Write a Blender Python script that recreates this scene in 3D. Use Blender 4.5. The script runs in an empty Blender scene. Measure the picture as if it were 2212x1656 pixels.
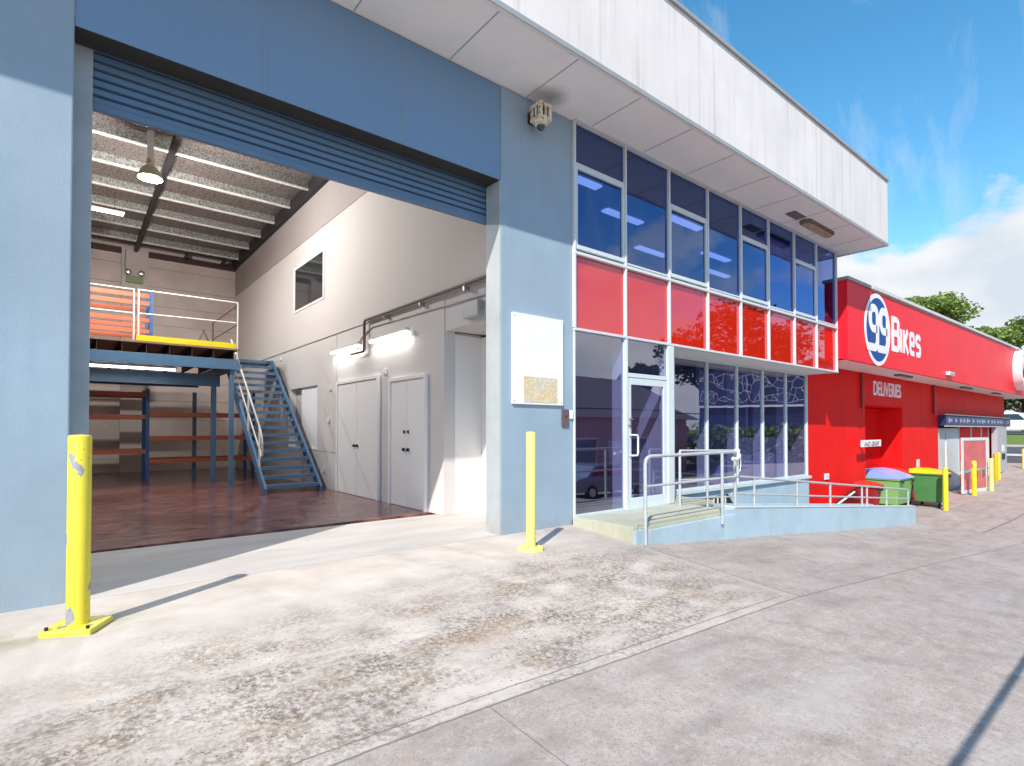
import bpy, bmesh, math, random
from math import radians as R, sin, cos, pi, atan2, sqrt
from mathutils import Vector, Matrix
random.seed(7)
S = bpy.context.scene
COL = S.collection

# ------------------------------------------------------------------ camera
cam = bpy.data.cameras.new('camera'); co = bpy.data.objects.new('camera', cam); COL.objects.link(co)
co.location = (0, 0, 1.35)
co.rotation_euler = (R(90.9), 0, R(50.97 - 90))
cam.sensor_width = 36; cam.lens = 36 * 1179 / 2212
cam.shift_y = (928 - 1179 * math.tan(R(.9)) - 828) / 2212
cam.clip_end = 2000; cam.clip_start = .05
S.camera = co

# ------------------------------------------------------------------ light
SUN_EL = 43.0; SUNV = Vector((.841, .540, -.932)).normalized()
world = bpy.data.worlds.new('World'); S.world = world; world.use_nodes = True
wn = world.node_tree.nodes; wl = world.node_tree.links
bg = wn['Background']
sky = wn.new('ShaderNodeTexSky'); sky.sky_type = 'NISHITA'; sky.sun_disc = False
sky.sun_elevation = R(SUN_EL); sky.sun_rotation = R(237.3); sky.dust_density = .1; sky.ozone_density = 2.0; sky.air_density = 1.1
hs = wn.new('ShaderNodeHueSaturation'); hs.inputs['Saturation'].default_value = 1.30; hs.inputs['Hue'].default_value = .487; hs.inputs['Value'].default_value = 1.58
wl.new(sky.outputs[0], hs.inputs['Color'])
geo = wn.new('ShaderNodeTexCoord'); sep = wn.new('ShaderNodeSeparateXYZ'); wl.new(geo.outputs['Generated'], sep.inputs[0])
def wmath(op, a, b=None, c=None, clamp=False):
    n = wn.new('ShaderNodeMath'); n.operation = op; n.use_clamp = clamp
    for i, v in enumerate((a, b, c)):
        if v is None: continue
        if isinstance(v, (int, float)): n.inputs[i].default_value = v
        else: wl.new(v, n.inputs[i])
    return n.outputs[0]
def wnoise(scale_xyz, scale, det, rough, off=(0, 0, 0), rot=(0, 0, 0), dist=0):
    mp = wn.new('ShaderNodeMapping'); mp.inputs['Scale'].default_value = scale_xyz; mp.inputs['Location'].default_value = off; mp.inputs['Rotation'].default_value = rot
    wl.new(geo.outputs['Generated'], mp.inputs[0])
    n = wn.new('ShaderNodeTexNoise'); n.inputs['Scale'].default_value = scale; n.inputs['Detail'].default_value = det; n.inputs['Roughness'].default_value = rough
    n.inputs['Distortion'].default_value = dist
    wl.new(mp.outputs[0], n.inputs['Vector']); return n.outputs['Fac']
n1 = wnoise((1, 1, 1.7), 3.6, 9, .56, (3.1, 1.2, .33))
n2 = wnoise((1, 1, 2.2), 1.5, 4, .5, (5.0, 2.2, 2.0), dist=.3)
el = sep.outputs['Z']
low = wmath('SUBTRACT', 1, wmath('MULTIPLY', wmath('SUBTRACT', el, .24), 5.5, clamp=True), clamp=True)   # 1 near the horizon, 0 high up
thr = wmath('SUBTRACT', .70, wmath('MULTIPLY', low, .33))
dens = wmath('MULTIPLY', wmath('SUBTRACT', n1, thr), 13, clamp=True)
wisp = wmath('MULTIPLY', wmath('MULTIPLY', wmath('SUBTRACT', wnoise((1, 2.6, .8), 3.0, 7, .62, (1.3, .2, .6), (.5, .6, .3), .5), .50), 3.2, clamp=True), wmath('MULTIPLY', n2, 1.15), clamp=True)
dens = wmath('MAXIMUM', dens, wisp)
shade = wnoise((1, 1, 1.7), 5.0, 6, .5, (3.1, 1.2, .45))
ccol = wn.new('ShaderNodeMix'); ccol.data_type = 'RGBA'
ccol.inputs['A'].default_value = (5.0, 5.5, 6.1, 1); ccol.inputs['B'].default_value = (7.2, 7.2, 7.2, 1)
wl.new(wmath('MULTIPLY', wmath('SUBTRACT', shade, .36), 4, clamp=True), ccol.inputs['Factor'])
cm = wn.new('ShaderNodeMix'); cm.data_type = 'RGBA'
wl.new(dens, cm.inputs['Factor']); wl.new(hs.outputs[0], cm.inputs['A']); wl.new(ccol.outputs['Result'], cm.inputs['B'])
wl.new(cm.outputs['Result'], bg.inputs['Color']); bg.inputs['Strength'].default_value = .12

sl = bpy.data.lights.new('sun', 'SUN'); sl.energy = 5.0; sl.angle = R(.5); sl.color = (1, .915, .82)
so = bpy.data.objects.new('sun', sl); COL.objects.link(so)
so.rotation_euler = SUNV.to_track_quat('-Z', 'Y').to_euler(); so.location = (-20, -15, 30)
S.view_settings.view_transform = 'Standard'; S.view_settings.look = 'None'; S.view_settings.gamma = 1
S.view_settings.exposure = .25
S.cycles.max_bounces = 10; S.cycles.diffuse_bounces = 6; S.cycles.transparent_max_bounces = 16

# ------------------------------------------------------------------ materials
class NT:
    def __init__(s, name):
        s.m = bpy.data.materials.new(name); s.m.use_nodes = True
        s.n = s.m.node_tree.nodes; s.l = s.m.node_tree.links; s.b = s.n['Principled BSDF']; s.out = s.n['Material Output']
        s.tc = s.n.new('ShaderNodeTexCoord'); s.g = s.n.new('ShaderNodeNewGeometry')
    def put(s, sock, v):
        if isinstance(v, (int, float, tuple, list)):
            if isinstance(v, (tuple, list)) and len(v) == 3 and sock.type == 'RGBA': v = (*v, 1)
            sock.default_value = v
        else: s.l.new(v, sock)
    def math(s, op, a, b=0, c=None, clamp=False):
        n = s.n.new('ShaderNodeMath'); n.operation = op; n.use_clamp = clamp
        s.put(n.inputs[0], a); s.put(n.inputs[1], b)
        if c is not None: s.put(n.inputs[2], c)
        return n.outputs[0]
    def mapping(s, scale, rot=(0, 0, 0), loc=(0, 0, 0), src=None):
        mp = s.n.new('ShaderNodeMapping'); mp.inputs['Scale'].default_value = scale; mp.inputs['Rotation'].default_value = rot; mp.inputs['Location'].default_value = loc
        s.l.new(src or s.g.outputs['Position'], mp.inputs[0]); return mp.outputs[0]
    def noise(s, scale=1, det=4, rough=.5, xyz=(1, 1, 1), loc=(0, 0, 0), dist=0, rot=(0, 0, 0)):
        n = s.n.new('ShaderNodeTexNoise'); s.l.new(s.mapping(xyz, rot, loc), n.inputs['Vector'])
        n.inputs['Scale'].default_value = scale; n.inputs['Detail'].default_value = det; n.inputs['Roughness'].default_value = rough; n.inputs['Distortion'].default_value = dist
        return n.outputs['Fac']
    def voro(s, scale, xyz=(1, 1, 1), out='Distance', feature='F1'):
        n = s.n.new('ShaderNodeTexVoronoi'); n.feature = feature; s.l.new(s.mapping(xyz), n.inputs['Vector']); n.inputs['Scale'].default_value = scale
        return n.outputs[out]
    def ramp(s, v, a, b):          # linear 0..1 between a and b
        n = s.n.new('ShaderNodeMapRange'); n.clamp = True; s.put(n.inputs[0], v); n.inputs[1].default_value = a; n.inputs[2].default_value = b
        return n.outputs[0]
    def mix(s, f, a, b, mode='MIX'):
        n = s.n.new('ShaderNodeMix'); n.data_type = 'RGBA'; n.blend_type = mode
        s.put(n.inputs['Factor'], f); s.put(n.inputs['A'], a); s.put(n.inputs['B'], b); return n.outputs['Result']
    def bump(s, h, strength=.3, dist=.01):
        n = s.n.new('ShaderNodeBump'); n.inputs['Strength'].default_value = strength; n.inputs['Distance'].default_value = dist
        s.put(n.inputs['Height'], h); s.l.new(n.outputs[0], s.b.inputs['Normal'])
    def set(s, col=None, rough=None, metal=None, spec=None, coat=None, ior=None, emit=None, es=None):
        if col is not None: s.put(s.b.inputs['Base Color'], col)
        if rough is not None: s.put(s.b.inputs['Roughness'], rough)
        if metal is not None: s.put(s.b.inputs['Metallic'], metal)
        if spec is not None: s.put(s.b.inputs['Specular IOR Level'], spec)
        if coat is not None: s.put(s.b.inputs['Coat Weight'], coat); s.b.inputs['Coat Roughness'].default_value = .03
        if ior is not None: s.put(s.b.inputs['IOR'], ior)
        if emit is not None: s.put(s.b.inputs['Emission Color'], emit); s.b.inputs['Emission Strength'].default_value = es
        return s.m
def paint(name, c, rough=.5, var=.12, scale=3, metal=0, bump=0, streak=0, streakcol=(.3, .3, .28), dirt=0, grime=0, coat=None, spec=None):
    t = NT(name)
    f = t.ramp(t.noise(scale, 5, .6), .3, .7)
    col = t.mix(f, tuple(x * (1 - var) for x in c), tuple(min(1, x * (1 + var * .6)) for x in c))
    if streak:
        sx = t.noise(9, 5, .6, (1, 1, .035)); sz = t.noise(2.2, 3, .5, (1, 1, .3), (4, 2, 1))
        sf = t.math('MULTIPLY', t.ramp(sx, .48, .72), t.ramp(sz, .35, .7))
        col = t.mix(t.math('MULTIPLY', sf, streak), col, streakcol)
    if grime:
        sp = t.n.new('ShaderNodeSeparateXYZ'); t.l.new(t.g.outputs['Position'], sp.inputs[0])
        gf = t.math('MULTIPLY', t.math('MULTIPLY', t.ramp(sp.outputs['Z'], .42, -.02), t.ramp(t.noise(7, 6, .7, (1, 1, .5)), .36, .62)), grime)
        col = t.mix(gf, col, (.30, .29, .25))
    if dirt:
        df = t.math('MULTIPLY', t.ramp(t.noise(1.4, 7, .65, loc=(7, 3, 2)), .5, .78), dirt)
        col = t.mix(df, col, tuple(x * .45 for x in c))
    t.set(col, rough, metal, coat=coat, spec=spec)
    if bump: t.bump(t.noise(60, 3, .6), bump, .01)
    return t.m
M = {}
M['pier'] = paint('blue_render', (.295, .395, .485), .75, .12, .7, bump=.16, streak=.4, streakcol=(.20, .33, .43), dirt=.12, grime=.55)
M['lintel'] = paint('blue_lintel_paint', (.17, .29, .45), .7, .05, .7, bump=.2, streak=.12, streakcol=(.14, .25, .36))
M['lightblue'] = paint('pale_blue_paint', (.41, .55, .63), .65, .08, 1.5, bump=.2, streak=.3, streakcol=(.3, .36, .36), dirt=.3)
M['white_metal'] = paint('aluminium_frame', (.60, .68, .70), .45, .05, 4, dirt=.2)
M['mullion_white'] = paint('white_frame', (.64, .68, .70), .4, .04, 4)
M['fascia'] = paint('white_fascia', (.76, .72, .69), .6, .09, .8, bump=.1, streak=.75, streakcol=(.42, .41, .39))
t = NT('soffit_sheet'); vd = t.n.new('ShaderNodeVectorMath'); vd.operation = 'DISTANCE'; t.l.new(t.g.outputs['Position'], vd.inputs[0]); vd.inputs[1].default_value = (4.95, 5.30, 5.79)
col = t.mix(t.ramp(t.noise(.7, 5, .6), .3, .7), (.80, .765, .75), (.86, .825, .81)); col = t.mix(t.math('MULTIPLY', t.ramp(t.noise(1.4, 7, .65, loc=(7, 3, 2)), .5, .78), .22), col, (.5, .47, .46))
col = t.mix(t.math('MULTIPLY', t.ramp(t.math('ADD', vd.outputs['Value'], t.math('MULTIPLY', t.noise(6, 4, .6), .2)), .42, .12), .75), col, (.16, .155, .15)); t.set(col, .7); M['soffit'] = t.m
M['cap'] = paint('grey_cap', (.33, .35, .36), .5, .1, 3)
M['lightcap'] = paint('pale_cap', (.62, .62, .62), .5, .1, 3)
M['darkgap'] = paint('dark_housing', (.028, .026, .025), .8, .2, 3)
M['jamb'] = paint('pale_jamb_paint', (.42, .47, .50), .55, .08, 2, streak=.4, streakcol=(.26, .33, .34), dirt=.45, grime=.6)
M['roller'] = paint('blue_roller_door', (.115, .20, .31), .45, .08, 1.5, streak=.1)
M['wall_in'] = paint('pale_wall_paint', (.64, .60, .585), .75, .03, .6, streak=.08, streakcol=(.5, .47, .45))
M['flange'] = paint('bright_zinc_flange', (.72, .71, .69), .45, .25, 14)
M['niche'] = paint('bright_white_paint', (.84, .82, .80), .7, .02, 1)
M['shaded_wall'] = paint('shaded_wall_paint', (.38, .34, .33), .7, .05, .6)  # darker wall colour, shade painted in
M['lampshade'] = paint('olive_lamp_shade', (.42, .42, .27), .45, .08, 3)
M['wall_low'] = paint('white_wall_paint', (.64, .61, .605), .75, .03, .6)
M['door_white'] = paint('white_door_paint', (.90, .90, .91), .45, .02, 2)
M['pilaster'] = paint('pale_pillar_paint', (.56, .51, .48), .8, .05, 1)
M['maroon'] = paint('maroon_steel', (.055, .02, .022), .6, .15, 2)
M['black'] = paint('black_steel', (.018, .018, .02), .6, .2, 3)
M['steelblue'] = paint('blue_steel', (.095, .20, .34), .42, .12, 2, dirt=.15)
M['rackblue'] = paint('rack_blue', (.03, .11, .32), .45, .12, 3)
M['orange'] = paint('rack_orange', (.52, .13, .06), .5, .12, 3)
M['rail_white'] = paint('white_pipe_paint', (.72, .71, .66), .45, .04, 5)
M['rail_grey'] = paint('grey_pipe_paint', (.42, .46, .48), .45, .1, 6)
M['yellow'] = paint('yellow_board', (.85, .70, .02), .5, .05, 2)
M['timber'] = paint('particle_board', (.32, .19, .12), .8, .2, 4)
M['joist'] = paint('dark_joist', (.06, .045, .04), .7, .3, 3)
M['pipe_brown'] = paint('brown_pipe', (.16, .12, .11), .6, .1, 4)
M['red'] = paint('red_wall_paint', (.80, .014, .014), .5, .10, .8, spec=.05, streak=.22, streakcol=(.42, .05, .05), bump=.12)
M['redfascia'] = paint('red_fascia_sheet', (.86, .020, .036), .38, .07, 1, spec=.07, streak=.15, streakcol=(.6, .06, .07))
M['reddark'] = paint('dark_red_paint', (.30, .008, .012), .5, .08, 1)
M['white_sign'] = paint('white_sign_paint', (.82, .82, .83), .45, .02, 3)
M['logo_blue'] = paint('logo_blue', (.02, .08, .30), .5, .08, 2, spec=.1)
M['logo_dark'] = paint('logo_dark', (.03, .04, .05), .6, .1, 2)
M['navy'] = paint('navy_box', (.02, .035, .13), .4, .1, 3)
M['navytext'] = paint('pale_marks', (.28, .38, .52), .5, .1, 6)
M['cream'] = paint('cream_coping', (.48, .49, .38), .7, .1, 3, bump=.2, dirt=.4)
M['deck'] = paint('ramp_concrete', (.42, .43, .36), .8, .12, 3, bump=.3, dirt=.4)
M['office_dark'] = paint('office_wall', (.22, .22, .34), .8, .05, 1)
M['office_mid'] = paint('office_partition', (.48, .46, .68), .8, .05, 1)
M['office_light'] = paint('office_door', (.62, .62, .68), .7, .05, 1)
M['carpet'] = paint('carpet', (.12, .11, .16), .95, .2, 20)
M['officeceil'] = paint('office_ceiling', (.22, .21, .22), .8, .05, 2)
M['curtain'] = paint('blue_curtain', (.30, .45, .92), .8, .1, 5)
M['bin_green'] = paint('green_plastic', (.075, .22, .075), .45, .12, 3)
M['bin_light'] = paint('light_green_plastic', (.20, .42, .14), .45, .1, 3)
M['lid_blue'] = paint('blue_lid', (.28, .42, .85), .35, .06, 3)
M['lid_yellow'] = paint('yellow_lid', (.90, .68, .01), .35, .06, 3)
M['lid_red'] = paint('red_lid', (.60, .05, .03), .35, .06, 3)
M['rubber'] = paint('black_rubber', (.02, .02, .02), .7, .1, 5)
M['bark'] = paint('bark', (.12, .09, .065), .9, .3, 6, bump=.5)
M['asphalt'] = paint('asphalt', (.085, .085, .095), .9, .2, 8, bump=.3)
M['roadpaint'] = paint('road_paint', (.62, .62, .6), .7, .1, 4)
M['grass'] = paint('lawn', (.13, .20, .035), .95, .35, 2.5, bump=.6)
M['brick'] = None
M['tile'] = paint('roof_tiles', (.17, .13, .13), .8, .3, 4, bump=.5)
M['car_white'] = paint('white_car_paint', (.78, .78, .78), .25, .02, 2, coat=.8)
M['car_blue'] = paint('blue_grey_car_paint', (.16, .20, .30), .25, .05, 2, coat=.8)
M['car_orange'] = paint('orange_car_paint', (.75, .33, .10), .3, .05, 2, coat=.8)
M['carglass'] = paint('car_glass', (.03, .035, .04), .08, .1, 2, coat=1)
M['chrome'] = paint('wheel_metal', (.5, .5, .52), .3, .1, 3, metal=.9)
M['steel'] = paint('bare_steel', (.45, .45, .46), .35, .1, 5, metal=.8)
M['greybox'] = paint('grey_cabinet', (.42, .43, .46), .5, .08, 2)
M['plate'] = paint('dark_plate', (.13, .10, .11), .4, .1, 5)
M['acgrey'] = paint('grey_unit', (.42, .41, .40), .5, .08, 3)
M['emerg'] = paint('olive_case', (.24, .27, .13), .5, .08, 3)
M['amber'] = paint('aged_diffuser', (.42, .30, .17), .5, .25, 9)
M['whitebuild'] = paint('white_cladding', (.72, .72, .74), .6, .05, 1)
M['stain'] = paint('soot_stain', (.20, .19, .18), .9, .2, 5)
# brick
t = NT('brick_wall'); br = t.n.new('ShaderNodeTexBrick'); t.l.new(t.mapping((1, 1, 1), (R(90), 0, 0)), br.inputs['Vector'])
br.inputs['Scale'].default_value = 3.2; br.inputs['Color1'].default_value = (.48, .24, .20, 1); br.inputs['Color2'].default_value = (.40, .19, .16, 1); br.inputs['Mortar'].default_value = (.4, .36, .32, 1)
t.set(br.outputs['Color'], .85); M['brick'] = t.m
# red spandrel glass: coloured back, mirror-like front
t = NT('red_spandrel_glass'); t.b.inputs['Specular Tint'].default_value = (.62, .70, 1, 1); t.set((.60, .018, .006), .02, spec=.5, ior=2.1); t.bump(t.noise(1.1, 2, .4, (1, 1, .7)), .12, .012); M['spandrel'] = t.m
# peeled patch on the sign
t = NT('peeled_patch'); a = t.noise(14, 8, .75); b = t.noise(2.5, 3, .5)
col = t.mix(t.ramp(b, .4, .6), (.62, .50, .28), (.55, .53, .45)); col = t.mix(t.ramp(t.noise(40, 5, .8), .52, .62), col, (.80, .79, .76))
t.set(col, .8); t.bump(a, .4, .01); M['peel'] = t.m
# rusty white
t = NT('rusty_white_paint'); col = t.mix(t.ramp(t.noise(22, 6, .7), .47, .62), (.74, .70, .58), (.32, .16, .05)); t.set(col, .6); M['rusty'] = t.m
# chipped yellow post paint
def chipped(name, base, chip, s=9, lo=.60, hi=.615, xyz=(1, 1, .6), loc=(0, 0, 0)):
    t = NT(name); f = t.ramp(t.noise(s, 3, .5, xyz, loc), lo, hi); f2 = t.ramp(t.noise(34, 3, .6, loc=loc), .69, .70)
    col = t.mix(t.ramp(t.noise(3, 3, .5), .3, .7), tuple(x * .9 for x in base), base)
    col = t.mix(f, col, chip); col = t.mix(f2, col, (.06, .05, .05)); t.set(col, .5); t.bump(t.math('SUBTRACT', 1, f), .5, .003); return t.m
M['postyellow'] = chipped('chipped_yellow_paint', (.86, .72, .05), (.30, .30, .34), 5.5, .575, .585, (1, 1, .7), (0, 2, .37))
M['plateyellow'] = chipped('worn_yellow_plate', (.80, .68, .08), (.22, .20, .12), 16, .60, .63)
M['paleyellow'] = chipped('faded_yellow_paint', (.80, .76, .22), (.62, .55, .2), 9, .66, .7)
M['brightyellow'] = chipped('bright_yellow_paint', (.90, .72, .02), (.3, .3, .1), 9, .72, .73)
M['mutedyellow'] = chipped('ochre_yellow_paint', (.62, .38, .02), (.2, .15, .1), 9, .66, .7)
# lit things
def lit(name, c, s): t = NT(name); t.set((.8, .8, .8), .5, emit=c, es=s); return t.m
M['tube'] = lit('lit_tube', (1, .97, .93), 4); M['tubeyellow'] = lit('lit_tube_warm', (1, .93, .62), 5)
M['lampglow'] = lit('lit_lamp_glass', (.93, 1, .72), 12)
M['panel_lit'] = lit('lit_ceiling_panel', (.72, .92, .95), 1.5)
# interior roof lining: silver foil behind wire mesh
t = NT('foil_lining'); g1 = t.noise(26, 4, .7, (1, 1, 1)); vx = t.math('FRACT', t.math('MULTIPLY', t.math('ADD', t.n.new('ShaderNodeSeparateXYZ').outputs[0], 0), 1))
sp = t.n.new('ShaderNodeSeparateXYZ'); t.l.new(t.g.outputs['Position'], sp.inputs[0])
def gridline(t, s_, period, w): return t.math('LESS_THAN', t.math('FRACT', t.math('DIVIDE', s_, period)), w)
gl = t.math('MAXIMUM', gridline(t, sp.outputs['X'], .15, .16), gridline(t, sp.outputs['Y'], .30, .10))
base = t.mix(t.ramp(g1, .42, .62), (.06, .04, .036), (.36, .33, .31)); col = t.mix(gl, base, (.22, .18, .17))
t.set(col, .45, .2); t.bump(g1, .8, .03); M['foil'] = t.m
t = NT('galvanised_purlin'); g1 = t.noise(30, 4, .7, (1, 1, .6)); col = t.mix(t.ramp(g1, .35, .62), (.10, .10, .095), (.42, .41, .40)); t.set(col, .38, .3); t.bump(g1, .3, .01); M['galv'] = t.m
# block wall with horizontal joints
t = NT('panel_back_wall'); sp = t.n.new('ShaderNodeSeparateXYZ'); t.l.new(t.g.outputs['Position'], sp.inputs[0])
jl = t.math('LESS_THAN', t.math('FRACT', t.math('DIVIDE', t.math('ADD', sp.outputs['Z'], .21), .62)), .03)
base = t.mix(t.ramp(t.noise(1.2, 6, .6), .3, .7), (.55, .455, .42), (.70, .60, .56)); col = t.mix(t.math('MULTIPLY', jl, .75), base, (.22, .18, .17)); t.set(col, .8); M['backwall'] = t.m
# glossy mottled epoxy floor
t = NT('mottled_epoxy_floor'); a = t.noise(3.4, 8, .66, (1, 1.8, 1), dist=.5); b = t.noise(.6, 3, .5)
col = t.mix(t.ramp(a, .40, .66), (.095, .034, .035), (.38, .17, .15)); col = t.mix(t.math('MULTIPLY', t.ramp(b, .45, .7), .6), col, (.05, .02, .02))
t.set(col, t.ramp(t.noise(5, 4, .6), -.5, 4.5), spec=.8); t.bump(t.noise(2, 3, .5), .03, .01); M['epoxy'] = t.m
# slab apron concrete
t = NT('slab_concrete'); a = t.noise(1.1, 7, .62, (.5, 1.6, 1)); col = t.mix(t.ramp(a, .35, .7), (.42, .395, .38), (.56, .54, .53)); col = t.mix(t.ramp(t.noise(2.2, 7, .7, (.3, 1.8, 1), (3, 1, 0)), .58, .72), col, (.33, .31, .30))
t.set(col, .7); t.bump(t.noise(30, 4, .6), .12, .01); M['slab'] = t.m
# ground concrete with pad, joints, stains
t = NT('yard_concrete'); sp = t.n.new('ShaderNodeSeparateXYZ'); t.l.new(t.g.outputs['Position'], sp.inputs[0]); X, Y = sp.outputs['X'], sp.outputs['Y']
wob = t.math('MULTIPLY', t.math('SUBTRACT', t.noise(1.5, 5, .6), .5), .06)
Yw = t.math('ADD', Y, wob); Xw = t.math('ADD', X, wob)
inpad = t.math('MULTIPLY', t.ramp(Yw, 2.39, 2.41), t.ramp(t.math('ADD', X, t.math('MULTIPLY', t.math('SUBTRACT', t.noise(1.1, 6, .62, loc=(2, 7, 0)), .5), 4.2)), 6.3, 4.4))
fine = t.noise(95, 5, .7); mid = t.noise(7, 6, .65); big = t.noise(.8, 6, .6)
spk = t.ramp(t.math('ADD', t.voro(34), t.math('MULTIPLY', t.noise(20, 3, .6), .35)), .30, .44)              # 0 at pits
spkmask = t.ramp(t.noise(3.2, 6, .65, loc=(3, 9, 0)), .40, .56)
road = t.mix(t.ramp(big, .32, .68), (.325, .272, .236), (.45, .385, .34)); road = t.mix(t.ramp(mid, .35, .65), road, t.mix(.5, road, (.48, .45, .438)))
road = t.mix(t.math('MULTIPLY', t.ramp(fine, .50, .64), .55), road, (.15, .13, .122))
road = t.mix(t.math('MULTIPLY', t.ramp(t.noise(34, 5, .75, loc=(5, 0, 0)), .52, .66), .5), road, (.17, .148, .14))
road = t.mix(t.math('MULTIPLY', t.ramp(t.noise(2.6, 8, .7, (1, 1.3, 1), (3, 3, 0)), .48, .64), .38), road, (.20, .172, .155))
road = t.mix(t.math('MULTIPLY', t.ramp(t.noise(13, 6, .7, loc=(1, 5, 0)), .55, .68), .45), road, (.56, .525, .50))
streaks = t.ramp(t.noise(1.0, 6, .6, (.55, 3.2, 1), (0, 3, 0), rot=(0, 0, .12)), .5, .72)
road = t.mix(t.math('MULTIPLY', streaks, .45), road, (.20, .178, .172))
road = t.mix(t.math('MULTIPLY', t.ramp(t.noise(.8, 5, .6, (.7, 2.2, 1), (8, 1, 0)), .52, .72), .5), road, (.47, .445, .435))
pad = t.mix(t.ramp(t.noise(2.2, 6, .6, loc=(1, 1, 0)), .3, .7), (.47, .42, .38), (.61, .56, .515))
# algae / dirt clusters, kept in the band the photograph shows them
band = t.math('MULTIPLY', t.ramp(t.math('ADD', t.math('SUBTRACT', Y, t.math('MULTIPLY', X, .12)), t.math('MULTIPLY', t.math('SUBTRACT', t.noise(1.2, 4, .6, loc=(8, 8, 0)), .5), 1.4)), 4.3, 3.3), 1.0)
cl = t.ramp(t.noise(1.9, 9, .72, (.75, 1.55, 1), (2.3, 4.4, 0), rot=(0, 0, .25)), .38, .56)
clf = t.math('MULTIPLY', t.math('MULTIPLY', cl, band), t.ramp(t.noise(30, 6, .78), .40, .56))
pad = t.mix(t.math('MULTIPLY', clf, .92), pad, t.mix(t.ramp(t.noise(3, 4, .6, loc=(0, 5, 0)), .45, .62), (.12, .098, .08), (.21, .15, .095)))
och = t.math('MULTIPLY', t.ramp(t.noise(1.3, 6, .6, (.7, 1.8, 1), (9.1, 2, 0), rot=(0, 0, .3)), .56, .70), t.math('MULTIPLY', t.ramp(Y, 2.7, 3.1), t.ramp(Y, 3.95, 3.6)))
pad = t.mix(t.math('MULTIPLY', och, .55), pad, (.36, .25, .15))
pad = t.mix(t.math('MULTIPLY', t.math('MULTIPLY', t.ramp(t.noise(.9, 7, .65, loc=(4, 1, 0)), .46, .64), band), .30), pad, (.26, .225, .195))
pad = t.mix(t.math('MULTIPLY', t.math('MULTIPLY', t.math('SUBTRACT', 1, spk), spkmask), t.math('MULTIPLY', band, .75)), pad, (.07, .06, .055))
col = t.mix(inpad, road, pad)
bend = t.math('MULTIPLY', t.math('POWER', t.math('ABSOLUTE', t.math('SUBTRACT', 5.5, Y)), 1.7), .16)
trk = None
for x0, wd in ((1.15, .11), (2.75, .12), (3.35, .10)):
    f_ = t.ramp(t.math('ABSOLUTE', t.math('SUBTRACT', t.math('SUBTRACT', X, bend), x0)), wd, wd * .4); trk = f_ if trk is None else t.math('MAXIMUM', trk, f_)
trk = t.math('MULTIPLY', t.math('MULTIPLY', trk, t.ramp(t.noise(2.4, 6, .7, (1, 2, 1), (6, 6, 0)), .42, .66)), t.ramp(Y, -1.5, .5))
col = t.mix(t.math('MULTIPLY', trk, .30), col, (.13, .11, .10))
def line(c, at, w, lo=None, hi=None, other=None):
    f = t.math('LESS_THAN', t.math('ABSOLUTE', t.math('SUBTRACT', c, at)), w)
    if lo is not None: f = t.math('MULTIPLY', f, t.math('MULTIPLY', t.math('GREATER_THAN', other, lo), t.math('LESS_THAN', other, hi)))
    return f
Ys = t.math('ADD', Y, t.math('MULTIPLY', t.math('SUBTRACT', t.noise(9, 3, .6), .5), .02)); Xs = t.math('ADD', X, t.math('MULTIPLY', t.math('SUBTRACT', t.noise(9, 3, .6, loc=(4, 4, 0)), .5), .02))
diag = t.math('SUBTRACT', t.math('SUBTRACT', Y, 1.3), t.math('MULTIPLY', t.math('SUBTRACT', X, 6.45), .87))
crk = [line(Ys, 2.395, .008, -80, 40, X), line(Xs, 5.60, .010, 2.4, 4.3, Y), line(Xs, 1.78, .004, -4, 2.4, Y), line(Xs, 11.4, .009, -4, 4.2, Y), line(Xs, 17.4, .01, -4, 6.2, Y), line(Ys, 2.50, .006, -3, 5.4, X), line(Ys, 3.2, .02, 17.6, 40, X),
       line(diag, 0, .006, 5.2, 7.3, X)]
cr = crk[0]
for c_ in crk[1:]: cr = t.math('MAXIMUM', cr, c_)
halo = t.math('MAXIMUM', t.math('MULTIPLY', t.ramp(t.math('ABSOLUTE', t.math('SUBTRACT', Ys, 2.45)), .10, .02), t.ramp(X, 6.2, 5.0)), t.math('MULTIPLY', t.ramp(t.math('ABSOLUTE', diag), .07, .0), t.math('MULTIPLY', t.ramp(X, 5.0, 5.4), t.ramp(X, 7.5, 7.1))))
halo = t.math('MAXIMUM', halo, t.math('MULTIPLY', t.ramp(t.math('ABSOLUTE', t.math('SUBTRACT', Xs, 5.52)), .09, .02), t.math('MULTIPLY', t.ramp(Y, 2.3, 2.5), t.ramp(Y, 4.4, 4.2))))
col = t.mix(t.math('MULTIPLY', halo, .3), col, (.50, .47, .44)); col = t.mix(t.math('MULTIPLY', cr, .7), col, (.13, .115, .11))
moss = t.math('MULTIPLY', t.ramp(t.math('ABSOLUTE', t.math('SUBTRACT', X, -.1)), .9, .1), t.math('MULTIPLY', t.ramp(t.math('ABSOLUTE', t.math('SUBTRACT', Y, 4.75)), .35, .05), t.ramp(t.noise(4, 5, .6), .38, .6)))
col = t.mix(t.math('MULTIPLY', moss, .7), col, (.25, .22, .10))
t.set(col, .82, spec=.3)
t.bump(t.math('SUBTRACT', t.math('ADD', t.math('MULTIPLY', fine, .5), t.math('MULTIPLY', spk, .15)), t.math('MULTIPLY', cr, 1.2)), .35, .012); M['ground'] = t.m
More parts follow.
